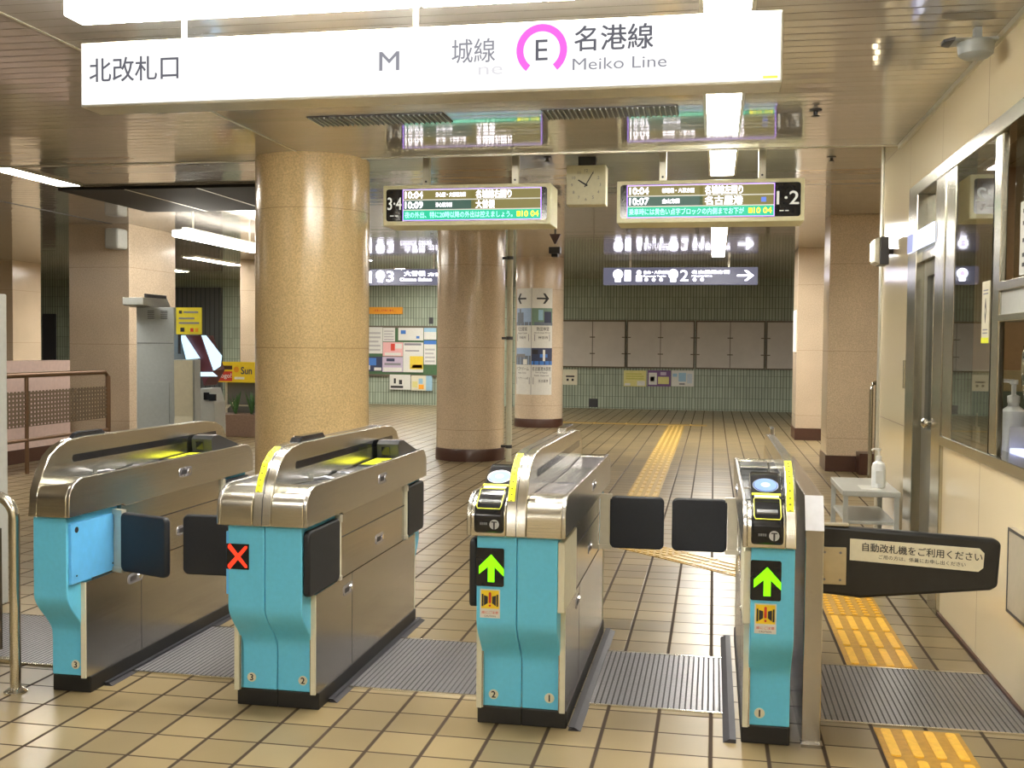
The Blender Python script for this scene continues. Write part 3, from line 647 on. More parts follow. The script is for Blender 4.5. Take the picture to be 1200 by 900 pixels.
tl = [('名古屋城', LX+.06, MX-.08, 387, .07), ('Nagoya Castle', LX+.06, MX-.08, 392, .03), ('市役所', LX+.1, MX-.1, 397, .045), ('熱田神宮', MX+.09, RX-.06, 387, .07), ('Atsuta Jingu Shrine', MX+.05, RX-.04, 391.5, .03), ('神宮西', MX+.12, RX-.08, 397, .045),
      ('ナゴヤドーム', LX+.02, MX-.04, 433, .07), ('Nagoya Dome', LX+.07, MX-.09, 438, .03), ('ナゴヤドーム前', LX+.06, MX-.05, 444, .04), ('名古屋港水族館', MX+.02, RX-.02, 433, .07), ('Port of Nagoya', MX+.08, RX-.08, 437.5, .03), ('Public Aquarium', MX+.06, RX-.06, 441, .03), ('名古屋港', MX+.13, RX-.07, 447, .05)]
for s_, a, b, py, h in tl: q.text(s_, a, b, zz(py), h, -.008, ink, .005)
for a, b, py in ((LX+.04, MX-.05, 397), (MX+.06, RX-.05, 397), (LX+.02, MX-.03, 447), (MX+.04, RX-.03, 447)):
    for x in (a, b): q.box(x-.006, x+.006, -.008, -.007, zz(py+4), zz(py-4), greyink)
bent(q, -3.01, 18.5, .42)
tag(q.build('column_poster', smooth=30), 'white arrow poster with four sight photos wrapped round the far column', 'poster')

# ---------------------------------------------------------------- pipe beside the brown column
t = thing('drain_pipe', 'pale vertical pipe clamped beside the brown round column', 'pipe', (-2.44, 12.75, 0))
MB().tube([(-2.44, 12.75, 0), (-2.44, 12.75, ZC2)], .036, cream_e, 16).build('pipe', t, smooth=40)
for z in (.16, 1.48, 2.45): MB().tube([(-2.44, 12.75, z), (-2.44, 12.75, z+.04)], .042, dgrey, 16).box(-2.54, -2.44, 12.76, 12.79, z+.005, z+.035, dgrey).build('clamp', t)

# ---------------------------------------------------------------- floor plates and tactile paving
def plate(x0, x1, lb):
    t = thing('floor_plate', lb, 'floor plate', ((x0+x1)/2, 4.5, 0), 'ribbed metal floor plates between the gates')
    MB().box(x0, x1, 4.14, 4.875, 0, .006, mat_m).build('plate', t)
    for ya in (4.13, 4.873): MB().box(x0, x1, ya, ya+.012, 0, .008, steel_x).build('edge_strip', t)
plate(-3.6, -2.79, 'ribbed metal floor plate left of the leftmost gate'); plate(-2.42, -1.83, 'shaded ribbed floor plate between the two left gates')
plate(-1.45, -.87, 'ribbed floor plate between red-cross gate and the green-arrow gate left'); plate(-.46, .055, 'shiny ribbed floor plate between the two green-arrow gates')
plate(.40, XW-.014, 'wide ribbed floor plate under the swing barrier by the wall')
for x0, x1, lb in ((-2.438, -2.40, 'narrow grey floor strip along the leftmost gate'), (-1.47, -1.432, 'narrow grey floor strip on the right of the red-cross gate'), (-.504, -.457, 'narrow grey floor strip on the right of the left green-arrow gate'), (.054, .10, 'narrow grey floor strip on the left of the rightmost gate')):
    tag(MB().prism([(x0, 0), (x1, 0), (x1 if x0 > 0 else x0, .014), ((x0+x1)/2, .014)], 1, (3.84 if x0 > -1 else 3.95), 5.25, mat('ramp_strip', (.055, .055, .065), .5, .4)).build('floor_strip'), lb, 'floor strip')
def tactile(name, x0, x1, y0, y1, kind, mb, mtop, lb, th=.006, fn=None, group='yellow tactile paving'):
    q = MB(); q.fn = fn
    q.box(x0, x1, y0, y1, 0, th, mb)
    n = max(1, round((y1-y0)/.3)); wpt = (x1-x0)/4
    if kind == 'bar':
        for i in range(n):
            a = y0+(y1-y0)*i/n; b = y0+(y1-y0)*(i+1)/n
            for k in range(4):
                c = x0+wpt*(k+.5); q.prism([(c+p, (a+b)/2+r) for p, r in rrect(-.017, .017, -(b-a)/2+.018, (b-a)/2-.018, .012, 2)], 2, th, th+.005, mtop)
    else:
        ny = max(1, round((y1-y0)/.06)); nxx = 5
        for i in range(ny):
            for k in range(nxx):
                c, d = x0+(x1-x0)*(k+.5)/nxx, y0+(y1-y0)*(i+.5)/ny
                q.prism([(c+.015*math.cos(j*PI/4), d+.015*math.sin(j*PI/4)) for j in range(8)], 2, th, th+.005, mtop)
    return tag(q.build(name), lb, 'tactile paving', group)
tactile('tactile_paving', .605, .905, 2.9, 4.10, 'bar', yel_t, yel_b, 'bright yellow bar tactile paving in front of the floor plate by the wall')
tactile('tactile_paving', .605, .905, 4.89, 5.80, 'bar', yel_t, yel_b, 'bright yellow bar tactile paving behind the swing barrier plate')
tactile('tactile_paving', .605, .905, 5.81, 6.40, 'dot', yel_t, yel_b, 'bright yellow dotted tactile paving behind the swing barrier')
dv = Vector((-1.32, 1.28)).normalized(); dn = Vector((dv.y, -dv.x))
def diag(x, y, z): 
    p = Vector((.62, 6.43))+dv*y+dn*x; return (p.x, p.y, z)
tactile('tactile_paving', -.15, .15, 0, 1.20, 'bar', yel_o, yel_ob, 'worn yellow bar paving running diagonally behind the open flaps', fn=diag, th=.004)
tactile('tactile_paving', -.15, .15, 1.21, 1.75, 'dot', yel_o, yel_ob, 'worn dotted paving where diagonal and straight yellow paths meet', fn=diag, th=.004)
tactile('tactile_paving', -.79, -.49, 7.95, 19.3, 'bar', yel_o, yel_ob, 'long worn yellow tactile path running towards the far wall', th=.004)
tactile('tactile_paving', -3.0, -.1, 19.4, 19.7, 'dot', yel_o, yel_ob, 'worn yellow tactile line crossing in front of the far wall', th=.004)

exec_gate = True
# ================================================================ TICKET GATES
GY = 3.70
HEAD = [(0, .73), (0, .795)] + arc(.10, .795, .10, 180, 90, 8, .083)[1:] + [(1.575, .876)] + arc(1.575, .79, .095, 90, 0, 6, .086)[1:] + [(1.67, .727), (.40, .72), (.385, .73)]
CAPF = [(0, .73), (0, .795)] + arc(.10, .795, .10, 180, 90, 8, .075)[1:] + [(.19, .866), (.19, .73)]
FIN = [(0, .73), (.012, .83)] + [(.045, .90), (.085, .955), (.14, .99), (.21, 1.01), (.33, 1.018), (1.40, 1.008), (1.52, .995), (1.60, .965), (1.65, .90), (1.67, .82), (1.67, .73)]
def scurve(t):  # front face of the blue cover: (y, z) from top to bottom
    pts = [(.03, .724), (.03, .42)]
    for i in range(1, 12):
        u = i/12; s_ = u*u*(3-2*u); pts.append((.03+.12*s_, .42-.19*u))
    pts += [(.15, .22), (.15, .068)]
    return pts
def gate(cx, sides, label, opt):
    t = thing('ticket_gate', label, 'ticket gate', (cx, GY+.83, 0), 'automatic ticket gates')
    def mk(s=1):
        q = MB(); q.fn = lambda x, y, z: (cx+s*x, GY+y, z); return q
    x0, x1 = (-.037 if -1 in sides else 0), (.037 if 1 in sides else 0)
    q = mk(); q.prism(FIN, 0, x0, x1, steel_x); fin = q.build('centre_ridge', t, bevel=.004, smooth=35)
    q = mk(); q.strip([(y-.0004, z) for y, z in FIN[:8]], 0, -.0012, .0012, .001, ink); 
    if len(sides) == 2: q.build('seam', fin)
    if opt.get('label_x'):
        a, b = opt['label_x']; q = mk(); prof = [(.022, .855), (.045, .90), (.085, .955), (.14, .99), (.20, 1.008)]
        q.strip(prof, 0, a, b, .002, yellow)
        for i in range(9):
            u = i/9; j = min(3, int(u*4)); f = u*4-j; y = prof[j][0]+(prof[j+1][0]-prof[j][0])*f-.004; z = prof[j][1]+(prof[j+1][1]-prof[j][1])*f+.0035
            q.box((a+b)/2-.0025, (a+b)/2+.0025, y-.0002, y+.0014, z-.002, z+.002, ink)
        q.build('warning_label', fin)['label'] = 'yellow label on the curved ridge front'
    a, b = opt['lamp']; q = mk()
    q.prism([(a, 1.010), (a+.03, 1.032), (a+.06, 1.038), (b-.04, 1.036), (b, 1.008)], 0, max(x0, -.02), min(x1, .022), blackg if opt.get('lampdark') else chrome)
    q.build('status_lamp', fin, bevel=.004)
    for s in sides:
        o_ = sides[s]; 
        # sensor slot on the ridge flank
        q = mk(s); q.prism(rrect(.24, 1.52, .918, .948, .014, 4), 0, .0365, .0385, blackg); q.build('sensor_slot', fin)
        q = mk(s); q.prism(HEAD, 0, .163, .178, steel); q.prism(CAPF, 0, .0375, .163, steel_x)
        q.prism([(1.56, .73), (1.56, .866), (1.60, .872), (1.64, .85), (1.665, .80), (1.665, .73)], 0, .0375, .163, steel_x)
        q.box(.0375, .163, .19, 1.56, .73, .835, trayg)
        hd = q.build('head_shell', t, bevel=.003, smooth=35)
        # locks
        def lock(y, z, x, par, c=chrome):
            q = mk(s); q.prism(rrect(y-.062, y+.062, z-.022, z+.022, .020, 4), 0, x, x+.002, traysl); q.prism(rrect(y-.045, y+.008, z-.010, z+.010, .004, 2), 0, x+.002, x+.003, ink)
            q.prism([(y+.034+.012*math.cos(k*PI/6), z+.012*math.sin(k*PI/6)) for k in range(12)], 0, x+.002, x+.006, chrome); q.build('lock', par)
        lock(.92, .805, .178, hd)
        # tray
        if o_['tray'] == 'dark':
            q = mk(s); q.prism([(.19, .835), (.19, .862), (.40, .852), (.44, .836)], 0, .045, .155, trayd); q.prism([(.44, .835), (.44, .848), (.70, .856), (.95, .852), (.95, .835)], 0, .045, .155, trayg)
            q.prism([(.66, .856), (.68, .862), (.74, .862), (.76, .856)], 0, .05, .15, traysl); q.prism([(.95, .835), (.95, .857), (1.24, .862), (1.24, .835)], 0, .045, .155, trayd)
            q.build('card_slot_deck', t, bevel=.002)
            q = mk(s); q.tube([(.05, .405, .86), (.10, .40, .868), (.15, .405, .86)], .008, traysl, 8); q.build('lens', t, smooth=50)
            q = mk(s); q.prism([(.98, .8585), (1.20, .8625), (1.20, .8645), (.98, .8605)], 0, .055, .15, yellow); q.box(.09, .11, 1.08, 1.10, .8636, .8645, ink); q.box(.115, .135, 1.07, 1.10, .8636, .8645, ink); q.build('guide_label', t)
            q = mk(s); q.prism([(1.24, .835), (1.225, .93), (1.25, .945), (1.31, .945), (1.56, .872), (1.56, .835)], 0, .05, .158, trayd); q.prism([(1.2255, .878), (1.219, .918), (1.221, .918), (1.2275, .878)], 0, .075, .115, blackg)
            q.prism([(1.25, .9455), (1.31, .9455), (1.31, .947), (1.25, .947)], 0, .055, .153, traysl); q.build('card_reader', t, bevel=.004)
        elif o_['tray'] == 'steel':
            q = mk(s); q.prism([(.19, .835), (.19, .866), (.50, .862), (.56, .85), (1.20, .85), (1.56, .864), (1.56, .835)], 0, .040, .161, traysl); q.build('card_slot_deck', t, bevel=.002)
            q = mk(s); q.box(.05, .15, .62, 1.15, .8505, .852, trayg); q.build('deck_inlay', t)
        else:
            q = mk(s); q.box(.040, .161, .36, 1.56, .83, .848, trayg); q.build('card_slot_deck', t, bevel=.002)
            q = mk(s); q.prism([(1.10, .848), (1.12, .885), (1.22, .895), (1.26, .848)], 0, .042, .160, trayd); q.tube([(.042, 1.11, .884), (.16, 1.11, .884)], .006, chrome, 8); q.tube([(.042, .62, .85), (.16, .62, .85)], .008, chrome, 8)
            q.box(.095, .107, .45, 1.1, .848, .87, chrome); q.build('transport_cover', t, bevel=.003)
            PR = [(-.004, .742), (-.012, .752), (-.016, .80), (-.006, .832), (.03, .866), (.085, .889), (.13, .897), (.24, .945), (.29, .957), (.33, .945), (.36, .90), (.37, .84), (.19, .835), (.06, .80), (.02, .742)]
            q = mk(s); q.prism(PR, 0, .043, .150, blackg); rd = q.build('card_reader', t, bevel=.010, seg=3, smooth=40); rd['label'] = 'black card reader with glowing blue disc'
            # blue disc on the sloping panel
            d0 = Vector((.13, .897)); d1 = (Vector((.24, .945))-d0); L = d1.length; d1.normalize(); nn = Vector((-d1.y, d1.x))
            def sl(u, v, hgt): p = d0+d1*v+nn*hgt; return (u, p.x, p.y)
            def ell(q, rx, ry, h0, h1, m):
                n = 28; vs = [sl(.0965+rx*math.cos(2*PI*k/n), L*.5+ry*math.sin(2*PI*k/n), h) for h in (h0, h1) for k in range(n)]
                q.add(vs, [tuple(range(n)), tuple(range(2*n-1, n-1, -1))]+[(k, (k+1) % n, n+(k+1) % n, n+k) for k in range(n)], m)
            q = mk(s); ell(q, .045, .047, 0, .0015, mat('disc_rim', (.25, .33, .5), .3)); ell(q, .042, .044, .0015, .002, blackg); ell(q, .040, .042, .002, .003, e_disc); ell(q, .016, .016, .003, .0035, e_disc2); q.build('touch_disc', rd)
            q = mk(s); q.prism([(.118, .893), (.130, .897), (.130, .901), (.118, .897)], 0, .047, .146, yellow); q.build('yellow_bar', rd)
            q = mk(s); q.prism([(.090, .8905), (.113, .8935), (.113, .8955), (.090, .8925)], 0, .055, .138, white); q.build('white_bar', rd)
            # ticket inlet with yellow frame
            pth = []
            a0, a1 = Vector((-.010, .825)), Vector((.078, .887)); dd = a1-a0; n2 = Vector((-dd.y, dd.x)).normalized()*.006
            for u, v in [(p[0], p[1]) for p in rrect(.052, .141, 0.02, 1, .012, 3)]:
                w_ = min(max(v, 0), 1)
                p = a0+dd*w_+n2*(1+2.0*math.sin(PI*w_)); pth.append((u, p.x, p.y))
            pth = [(u, y, z) for u, y, z in pth]
            q = mk(s)
            ring_ = []
            for u, v in ((.056, .02), (.137, .02), (.141, .12), (.141, .88), (.137, .98), (.056, .98), (.052, .88), (.052, .12)):
                p = a0+dd*v+n2*(1+2.2*math.sin(PI*v)); ring_.append((u, p.x, p.y))
            q.tube(ring_, .0019, mat('slot_outline', (.75, .8, .1), .4, emit=(.6, .7, .05), es=.08), 6, closed=True); q.build('inlet_outline', rd)
            q = mk(s); p = a0+dd*.35+n2*2.2; q.prism([(p.x-.004, p.y-.012), (p.x+.008, p.y-.004), (p.x+.008, p.y+.002), (p.x-.004, p.y-.006)], 0, .062, .131, trayg); q.build('ticket_inlet', rd)
            # emblem
            q = MB(); q.fn = lambda x, y, z: (cx+x, GY+y, z)
            ex = s*.0965+.022; q.disc_y(ex, .776, .017, -.0185, -.014, mat('emblem_grey', (.45, .47, .48), .4)); q.box(ex-.010, ex+.010, -.0195, -.0185, .783, .787, ink); q.box(ex-.003, ex+.003, -.0195, -.0185, .758, .785, ink)
            for k_ in range(4): q.box(ex-.052+k_*.007, ex-.047+k_*.007, -.0185, -.015, .774, .782, mat('emblem_dim', (.16, .17, .18), .4))
            q.build('emblem', rd)
        # body
        q = mk(s); q.box(0, .14, .16, 1.51, .065, .73, steel_d); q.build('core', t)
        q = mk(s); q.box(.14, .163, .13, 1.50, .068, .452, steel_d); q.box(.1632, .1636, .55, .553, .068, .452, ink); lp = q.build('lower_panel', t, bevel=.003)
        lock(.50, .395, .163, lp, steel_d)
        for ya in (.122, 1.499):
            q = mk(s); q.box(.146, .165, ya, ya+.009, .068, .452, cream_e); q.build('edge_strip', lp)['label'] = 'cream edge strip'
        q = mk(s); q.box(.12, .161, .395, 1.325, .455, .728, steel_d); q.box(.161, .1616, .395, 1.325, .621, .626, ink); mp = q.build('side_panel', t, bevel=.003)
        lock(.93, .53, .161, mp, steel_d)
        q = mk(s); q.box(0, .168, .155, 1.515, 0, .066, black); q.build('plinth', t, bevel=.004)
        # blue covers front and back
        SC = scurve(0)
        q = mk(s); q.prism(SC+[(.20, .068), (.20, .46), (.39, .46), (.39, .724)], 0, .0012, .147, cyan); fc = q.build('front_cover', t, bevel=.004, smooth=35); fc['label'] = 'cyan enamel front cover with an S-shaped face'
        q = mk(s); q.prism([(1.67-y, z) for y, z in SC+[(.20, .068), (.20, .46), (.30, .46), (.30, .724)]], 0, .0012, .147, cyan); q.build('rear_cover', t, bevel=.004, smooth=35)
        q = MB(); q.fn = lambda x, y, z: (cx+x, GY+y, z)
        nxc = s*.105; q.disc_y(nxc, .113, .018, .1475, .150, creamp); q.text(o_['num'], nxc-.009, nxc+.009, .113, .024, .147, ink, .03, stretch=False); q.build('lane_number', fc)
        # displays
        if o_.get('disp'):
            q = MB(); q.fn = lambda x, y, z: (cx+x, GY+y, z)
            if o_['disp'] == 'arrow':
                a, b, c_, d_ = -.149, -.046, .545, .683
                q.rrect_y(a, b, c_, d_, .007, .026, .030, blackg); k = (b-a)/335; 
                P = [(250, 95), (412, 262), (412, 345), (292, 240), (292, 418), (210, 418), (210, 240), (95, 330), (95, 240)]
                q.prism([(a+.006+(p[0]-75)*k*.93, d_-(p[1]-22)*k) for p in P], 1, .0245, .026, e_green)
            else:
                a, b, c_, d_ = -.152, -.062, .560, .656
                q.box(a, b, .0265, .030, c_, d_, blackg); m0, m1 = (a+b)/2, (c_+d_)/2; L2 = .041
                for sg in (1, -1):
                    dx, dz, wn = L2*.94, L2*sg, .0085
                    q.prism([(m0-dx-wn*.0, m1-dz), (m0-dx+wn, m1-dz-wn*sg*.9), (m0+dx, m1+dz-wn*sg), (m0+dx, m1+dz), (m0+dx-wn, m1+dz+wn*sg*.0), (m0-dx, m1-dz+wn*sg)], 1, .025-.0004*sg, .0265, e_red)
            q.build('lane_display', fc)
        if o_.get('sticker'):
            q = MB(); q.fn = lambda x, y, z: (cx+x, GY+y, z)
            a, b, c_, d_ = -.133, -.060, .430, .534; q.box(a, b, .0285, .030, c_, d_, paper); q.box(a+.004, b-.004, .0275, .0285, c_+.034, d_-.004, mat('caution_yellow', (.85, .62, .02), .5))
            zc = c_+.066; m0 = (a+b)/2
            for sg in (-1, 1):
                q.prism([(m0+sg*.008, zc+.012), (m0+sg*.022, zc+.016), (m0+sg*.022, zc-.022), (m0+sg*.008, zc-.012)], 1, .0265, .0275, ink); q.box(min(m0+sg*.024, m0+sg*.030), max(m0+sg*.024, m0+sg*.030), .0265, .0275, zc-.024, zc+.02, ink)
            q.prism(rrect(m0-.0045, m0+.0045, zc-.012, zc+.028, .004, 3), 1, .0255, .0265, red); q.disc_y(m0, zc-.021, .004, .0255, .0265, red)
            q.text('扉にご注意', a+.006, b-.006, c_+.020, .010, .0275, red, .01); q.text('CAUTION', a+.016, b-.016, c_+.007, .006, .0275, ink)
            q.build('caution_sticker', fc)
        # flaps
        def flap_folded(y0, y1):
            q = mk(s); q.prism(rrect(y0, y1, .462, .710, .025, 5), 0, .149, .176, rubber); f = q.build('flap', t, bevel=.007, seg=3, smooth=40)
            return f
        def hinge(y):
            q = mk(s); q.box(.150, .172, y-.010, y+.012, .462, .715, cream_e); q.box(.150, .176, y-.012, y+.014, .69, .722, alum); q.box(.150, .176, y-.012, y+.014, .455, .475, alum); q.build('hinge_post', t, bevel=.003)
        def flap_closed(y, tip, wd=.272, yo=0):
            q = MB()
            def f_(u, v, z):
                a = math.atan2(tip, wd); X = .19+u*math.cos(a)+v*math.sin(a); Yv = y-u*math.sin(a)+v*math.cos(a)
                return (cx+s*X, GY+Yv, z)
            q.fn = f_; q.prism(rrect(.022, .022+wd, .462, .708, .025, 5), 1, -.014, .014, rubber); f = q.build('flap', t, bevel=.008, seg=3, smooth=40)
            q = MB(); q.fn = f_; q.box(-.025, .020, -.008, .008, .47, .70, alum); q.box(-.03, .03, -.012, .012, .695, .716, alum); q.box(-.03, .03, -.012, .012, .455, .475, alum); q.build('flap_arm', f)
        fm = o_['front']
        if fm == 'folded': flap_folded(.035, .368); hinge(.382)
        elif fm == 'closed': flap_closed(.33, o_.get('tip', 0))
        if fm == 'closed':
            q = mk(s); q.prism([(.04, .46), (.36, .46), (.36, .70), (.04, .70)], 0, .147, .160, cyan_l); cv = q.build('cover_plate', t, bevel=.003); cv['label'] = 'light blue cover plate'
            q = mk(s)
            for yy, zz_ in ((.075, .672), (.33, .49), (.075, .49)): q.prism([(yy+(.012 if zz_ > .6 else .004)*math.cos(k*PI/6), zz_+(.012 if zz_ > .6 else .004)*math.sin(k*PI/6)) for k in range(12)], 0, .160, .161, ink)
            q.build('screw', cv)
        if fm == 'cover':
            q = mk(s); q.box(.147, .172, .035, .375, .458, .712, cream_e); q.build('cover_plate', t, bevel=.004)['label'] = 'cream steel cover plate'
        if o_['rear'] == 'folded': flap_folded(1.345, 1.63); hinge(1.332)
        elif o_['rear'] == 'closed': flap_closed(1.31, 0, .252); 
    return t
D = dict
gate(-2.605, {1: D(tray='dark', num='3', front='closed', tip=.10, rear='folded')}, 'leftmost gate, single half unit with light blue plate and flap closed', D(lamp=(.26, .52), lampdark=True))
gate(-1.64, {-1: D(tray='steel', num='3', front='closed', tip=0, rear='none', disp='x'), 1: D(tray='dark', num='2', front='folded', rear='folded')}, 'double gate showing the red cross, second from the left', D(lamp=(.30, .62), lampdark=True, label_x=(-.033, -.009)))
gate(-.68, {-1: D(tray='ic', num='2', front='folded', rear='folded', disp='arrow', sticker=True), 1: D(tray='steel', num='1', front='cover', rear='closed')}, 'double gate with green arrow and a 2 and 1 at its foot', D(lamp=(1.12, 1.42), label_x=(-.033, -.009)))
gate(.285, {-1: D(tray='ic', num='1', front='cover', rear='closed', disp='arrow', sticker=True)}, 'rightmost gate, narrow half unit with green arrow beside the steel post', D(lamp=(1.38, 1.58), label_x=(-.033, -.009)))

# ---------------------------------------------------------------- steel guide box with swing barrier
t = thing('swing_barrier', 'black padded swing barrier with white notice on a steel box post', 'barrier', (.36, 4.4, 0))
q = MB(); q.prism([(3.87, 0), (3.87, .768), (3.93, .884), (5.35, .884), (5.35, 0)], 0, .328, .392, steel_d); q.build('post_box', t, bevel=.003)
MB().prism([(3.868, .769), (3.928, .8855), (3.932, .884), (3.872, .767)], 0, .328, .392, mat('sheen_cap', (.75, .78, .85), .5, .5)).build('end_cap', t)  # pale bluish sheet: sheen of the sloped post end put into its colour
MB().box(.325, .40, 3.85, 3.90, 0, .012, steel_d).build('foot', t)
q = MB(); A0, A1 = .415, 1.055; yb = 4.20
arm = [(A0-.006, .737), (A0-.006, .474), (A0+.15, .462), (A1-.03, .515), (A1-.004, .53), (A1+.006, .69), (A1-.012, .708)]
q.prism(arm, 1, yb, yb+.05, mat('black_leather', (.012, .013, .014), .38, noise=.2, nscale=14, bump=.6)); am = q.build('padded_arm', t, bevel=.014, seg=3, smooth=50)
q = MB(); yp = yb-.003
pl_ = [(A0+.105, .690), (A0+.105, .608), (A1-.075, .585), (A1-.058, .600), (A1-.055, .655), (A1-.072, .672)]
q.prism(pl_, 1, yp, yb+.002, creamp)
def skew(s_, x0, x1, z, h, bold):
    vs, fs = text_geo(s_); a0, a1 = min(v[0] for v in vs), max(v[0] for v in vs); b0, b1 = min(v[1] for v in vs), max(v[1] for v in vs)
    for i, (du, dv) in enumerate([(-1, -.4), (1, -.4), (0, .8)]):
        V = []
        for v in vs:
            u = (v[0]+du*bold-a0)/(a1-a0); V.append((x0+(x1-x0)*u, yp-.001-.00005*i, z-.020*u*(x1-x0)/.4+h*((v[1]+dv*bold-b0)/(b1-b0)-.5)))
        q.add(V, fs, ink)
skew('自動改札機をご利用ください', A0+.150, A1-.062, .661, .032, .012); skew('ご用の方は、係員にお申し出ください', A0+.21, A1-.12, .625, .016, .005)
q.build('notice', am)
q = MB(); q.box(A0-.010, A0+.092, yb-.012, yb+.002, .513, .655, mat('hinge_gold', (.55, .48, .32), .35, .6))
for x in (A0+.012, A0+.070):
    for z in (.532, .636): q.disc_y(x, z, .005, yb-.016, yb-.012, greyink)
q.build('hinge_plate', t, bevel=.002); MB().box(A0-.022, A0+.10, yb-.002, yb+.03, .735, .745, alum).build('top_bracket', t, bevel=.002)
q = MB(); q.tube([(A0-.015, yb+.02, .50), (A0-.015, yb+.02, .70)], .010, steel)
for z in (.545, .575, .605): q.box(.392, A0, yb+.005, yb+.035, z-.009, z+.009, dgrey)
q.build('hinge_pin', t)

# ---------------------------------------------------------------- small table with pump bottle
t = thing('side_table', 'low grey two-shelf table against the wall by the door', 'table', (.99, 7.2, 0))
tx0, tx1, ty0, ty1 = .805, 1.15, 6.9, 7.62
MB().box(tx0, tx1, ty0, ty1, .49, .525, lgrey).build('tabletop', t, bevel=.004)
MB().box(tx0+.02, tx1-.02, ty0+.02, ty1-.02, .315, .335, lgrey).build('shelf', t, bevel=.003)
for x in (tx0+.02, tx1-.02):
    for yv in (ty0+.02, ty1-.02): MB().box(x-.015, x+.015, yv-.015, yv+.015, 0, .49, lgrey).build('leg', t, bevel=.003)
tag(MB().box(.93, 1.05, 6.98, 7.2, .525, .527, paper).build('paper_sheet'), 'white sheet of paper lying on the low table beside the bottle', 'paper')
def bottle(cx, cy, z, s, label, group, name='pump_bottle'):
    t = thing(name, label, 'bottle', (cx, cy, z), group)
    MB().lathe([(.040*s, z+.002), (.043*s, z+.012*s), (.043*s, z+.13*s), (.036*s, z+.155*s), (.016*s, z+.17*s), (.016*s, z+.18*s)], cx, cy, plast, 28).build('bottle_body', t, smooth=35)
    q = MB(); q.lathe([(.018*s, z+.18*s), (.018*s, z+.20*s), (.007*s, z+.205*s), (.007*s, z+.235*s), (.012*s, z+.237*s), (.012*s, z+.25*s)], cx, cy, white, 20); q.tube([(cx, cy, z+.245*s), (cx-.03*s, cy, z+.247*s), (cx-.045*s, cy, z+.236*s)], .006*s, white, 8)
    q.build('pump', t, smooth=40)
    MB().rrect_y(cx-.022*s, cx+.022*s, z+.03*s, z+.11*s, .004*s, cy-.0445*s, cy-.0425*s, paper).build('label', t)
bottle(1.045, 7.1, .527, 1.0, 'white pump bottle of hand sanitiser on the low table by the wall', 'pump bottles')
# counter inside the office
t = thing('service_counter', 'pale counter inside the office window', 'counter', (1.6, 4, 0))
MB().box(1.31, 1.87, 3.0, 5.9, .86, .90, lgrey).build('counter_top', t, bevel=.004); MB().box(1.4, 1.85, 3.05, 5.85, 0, .86, mat('desk_greygreen', (.16, .20, .18), .4)).build('cabinet', t)
t = thing('office_partition', 'grey-green low partition with a beige shelf on top seen through the office glass', 'partition', (2.4, 7.75, 0))
MB().box(1.32, 3.5, 7.70, 7.78, 0, 1.13, mat('partition_greygreen', (.16, .20, .17), .6)).build('panel', t)
MB().box(1.32, 3.5, 7.80, 8.0, 0, 1.27, mat('shelf_beige', (.50, .43, .26), .5)).build('shelf', t)
bottle(1.352, 5.22, .90, 1.5, 'large white pump bottle standing in the office ticket window', 'pump bottles')
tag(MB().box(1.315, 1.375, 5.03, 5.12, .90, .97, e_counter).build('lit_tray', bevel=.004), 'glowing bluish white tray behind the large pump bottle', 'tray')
q = MB(); q.tube([(1.47, 5.42+.10*math.cos(k*PI/16), 1.32+.15*math.sin(k*PI/16)) for k in range(32)], .010, chrome, 8, closed=True)
q.tube([(1.47, 5.42, .90), (1.47, 5.42, 1.17)], .008, chrome, 8)
tag(q.build('round_mirror_frame', smooth=40), 'round chrome ring on a stem at the ticket window edge', 'mirror')
t = thing('card_holder', 'small cream card holder with a stick inside the office glass', 'card holder', (1.32, 5.76, .90))
MB().box(1.312, 1.332, 5.72, 5.79, .90, 1.02, creamp).build('card', t); MB().tube([(1.322, 5.755, 1.02), (1.322, 5.75, 1.09)], .005, creamp, 8).build('stick', t)
q = MB().box(XW-.016, XW-.0125, 4.995, 5.125, 1.44, 1.715, creamp); q.box(XW-.017, XW-.016, 4.995, 5.125, 1.44, 1.465, yellow)
q.prism([(5.06, 1.64), (5.075, 1.585), (5.06, 1.53), (5.045, 1.585)], 0, XW-.0175, XW-.016, ink)
q.prism([(5.06, 1.60), (5.068, 1.585), (5.06, 1.565), (5.052, 1.585)], 0, XW-.018, XW-.0175, creamp)
for z in (1.675, 1.66, 1.50, 1.485): q.box(XW-.017, XW-.016, 5.02, 5.10, z-.003, z+.003, greyink)
tag(q.build('glass_notice'), 'tall cream notice with black diamond stuck on the office glass', 'notice')
q = MB().box(XW+.036, XW+.043, 4.2, 4.74, 1.72, 2.02, paper)
for i, z in enumerate((1.98, 1.93, 1.86, 1.80, 1.76)): q.box(XW+.035, XW+.036, 4.25, 4.70, z-.008, z+.008, ink)
tag(q.build('glass_notice'), 'white notice with black lines on the upper ticket window', 'notice')
q = MB().box(XW-.03, XW-.021, 6.19, 6.98, 2.0, 2.11, emi('door_sign_lit', (.75, .8, 1), .9)); q.box(XW-.032, XW-.03, 6.80, 6.98, 2.0, 2.11, emi('door_sign_blue', (.25, .28, .5), .8))
tag(q.build('door_sign'), 'white and blue sign strip over the office door', 'sign')
t = thing('wall_lamp', 'black emergency lamp box with bright face on a wall arm', 'lamp', (1.1, 7.75, 2.0))
MB().prism([(1.065, 2.0), (1.065, 2.16), (1.10, 2.175), (1.10, 1.985)], 1, 7.62, 7.82, alum).box(1.10, 1.16, 7.62, 7.82, 1.985, 2.175, dgrey).build('housing', t, bevel=.006)
MB().box(1.058, 1.066, 7.65, 7.79, 2.02, 2.14, e_warm).build('lens', t); MB().tube([(1.15, 7.72, 2.08), (XW, 7.72, 2.08)], .02, dgrey).build('arm', t)
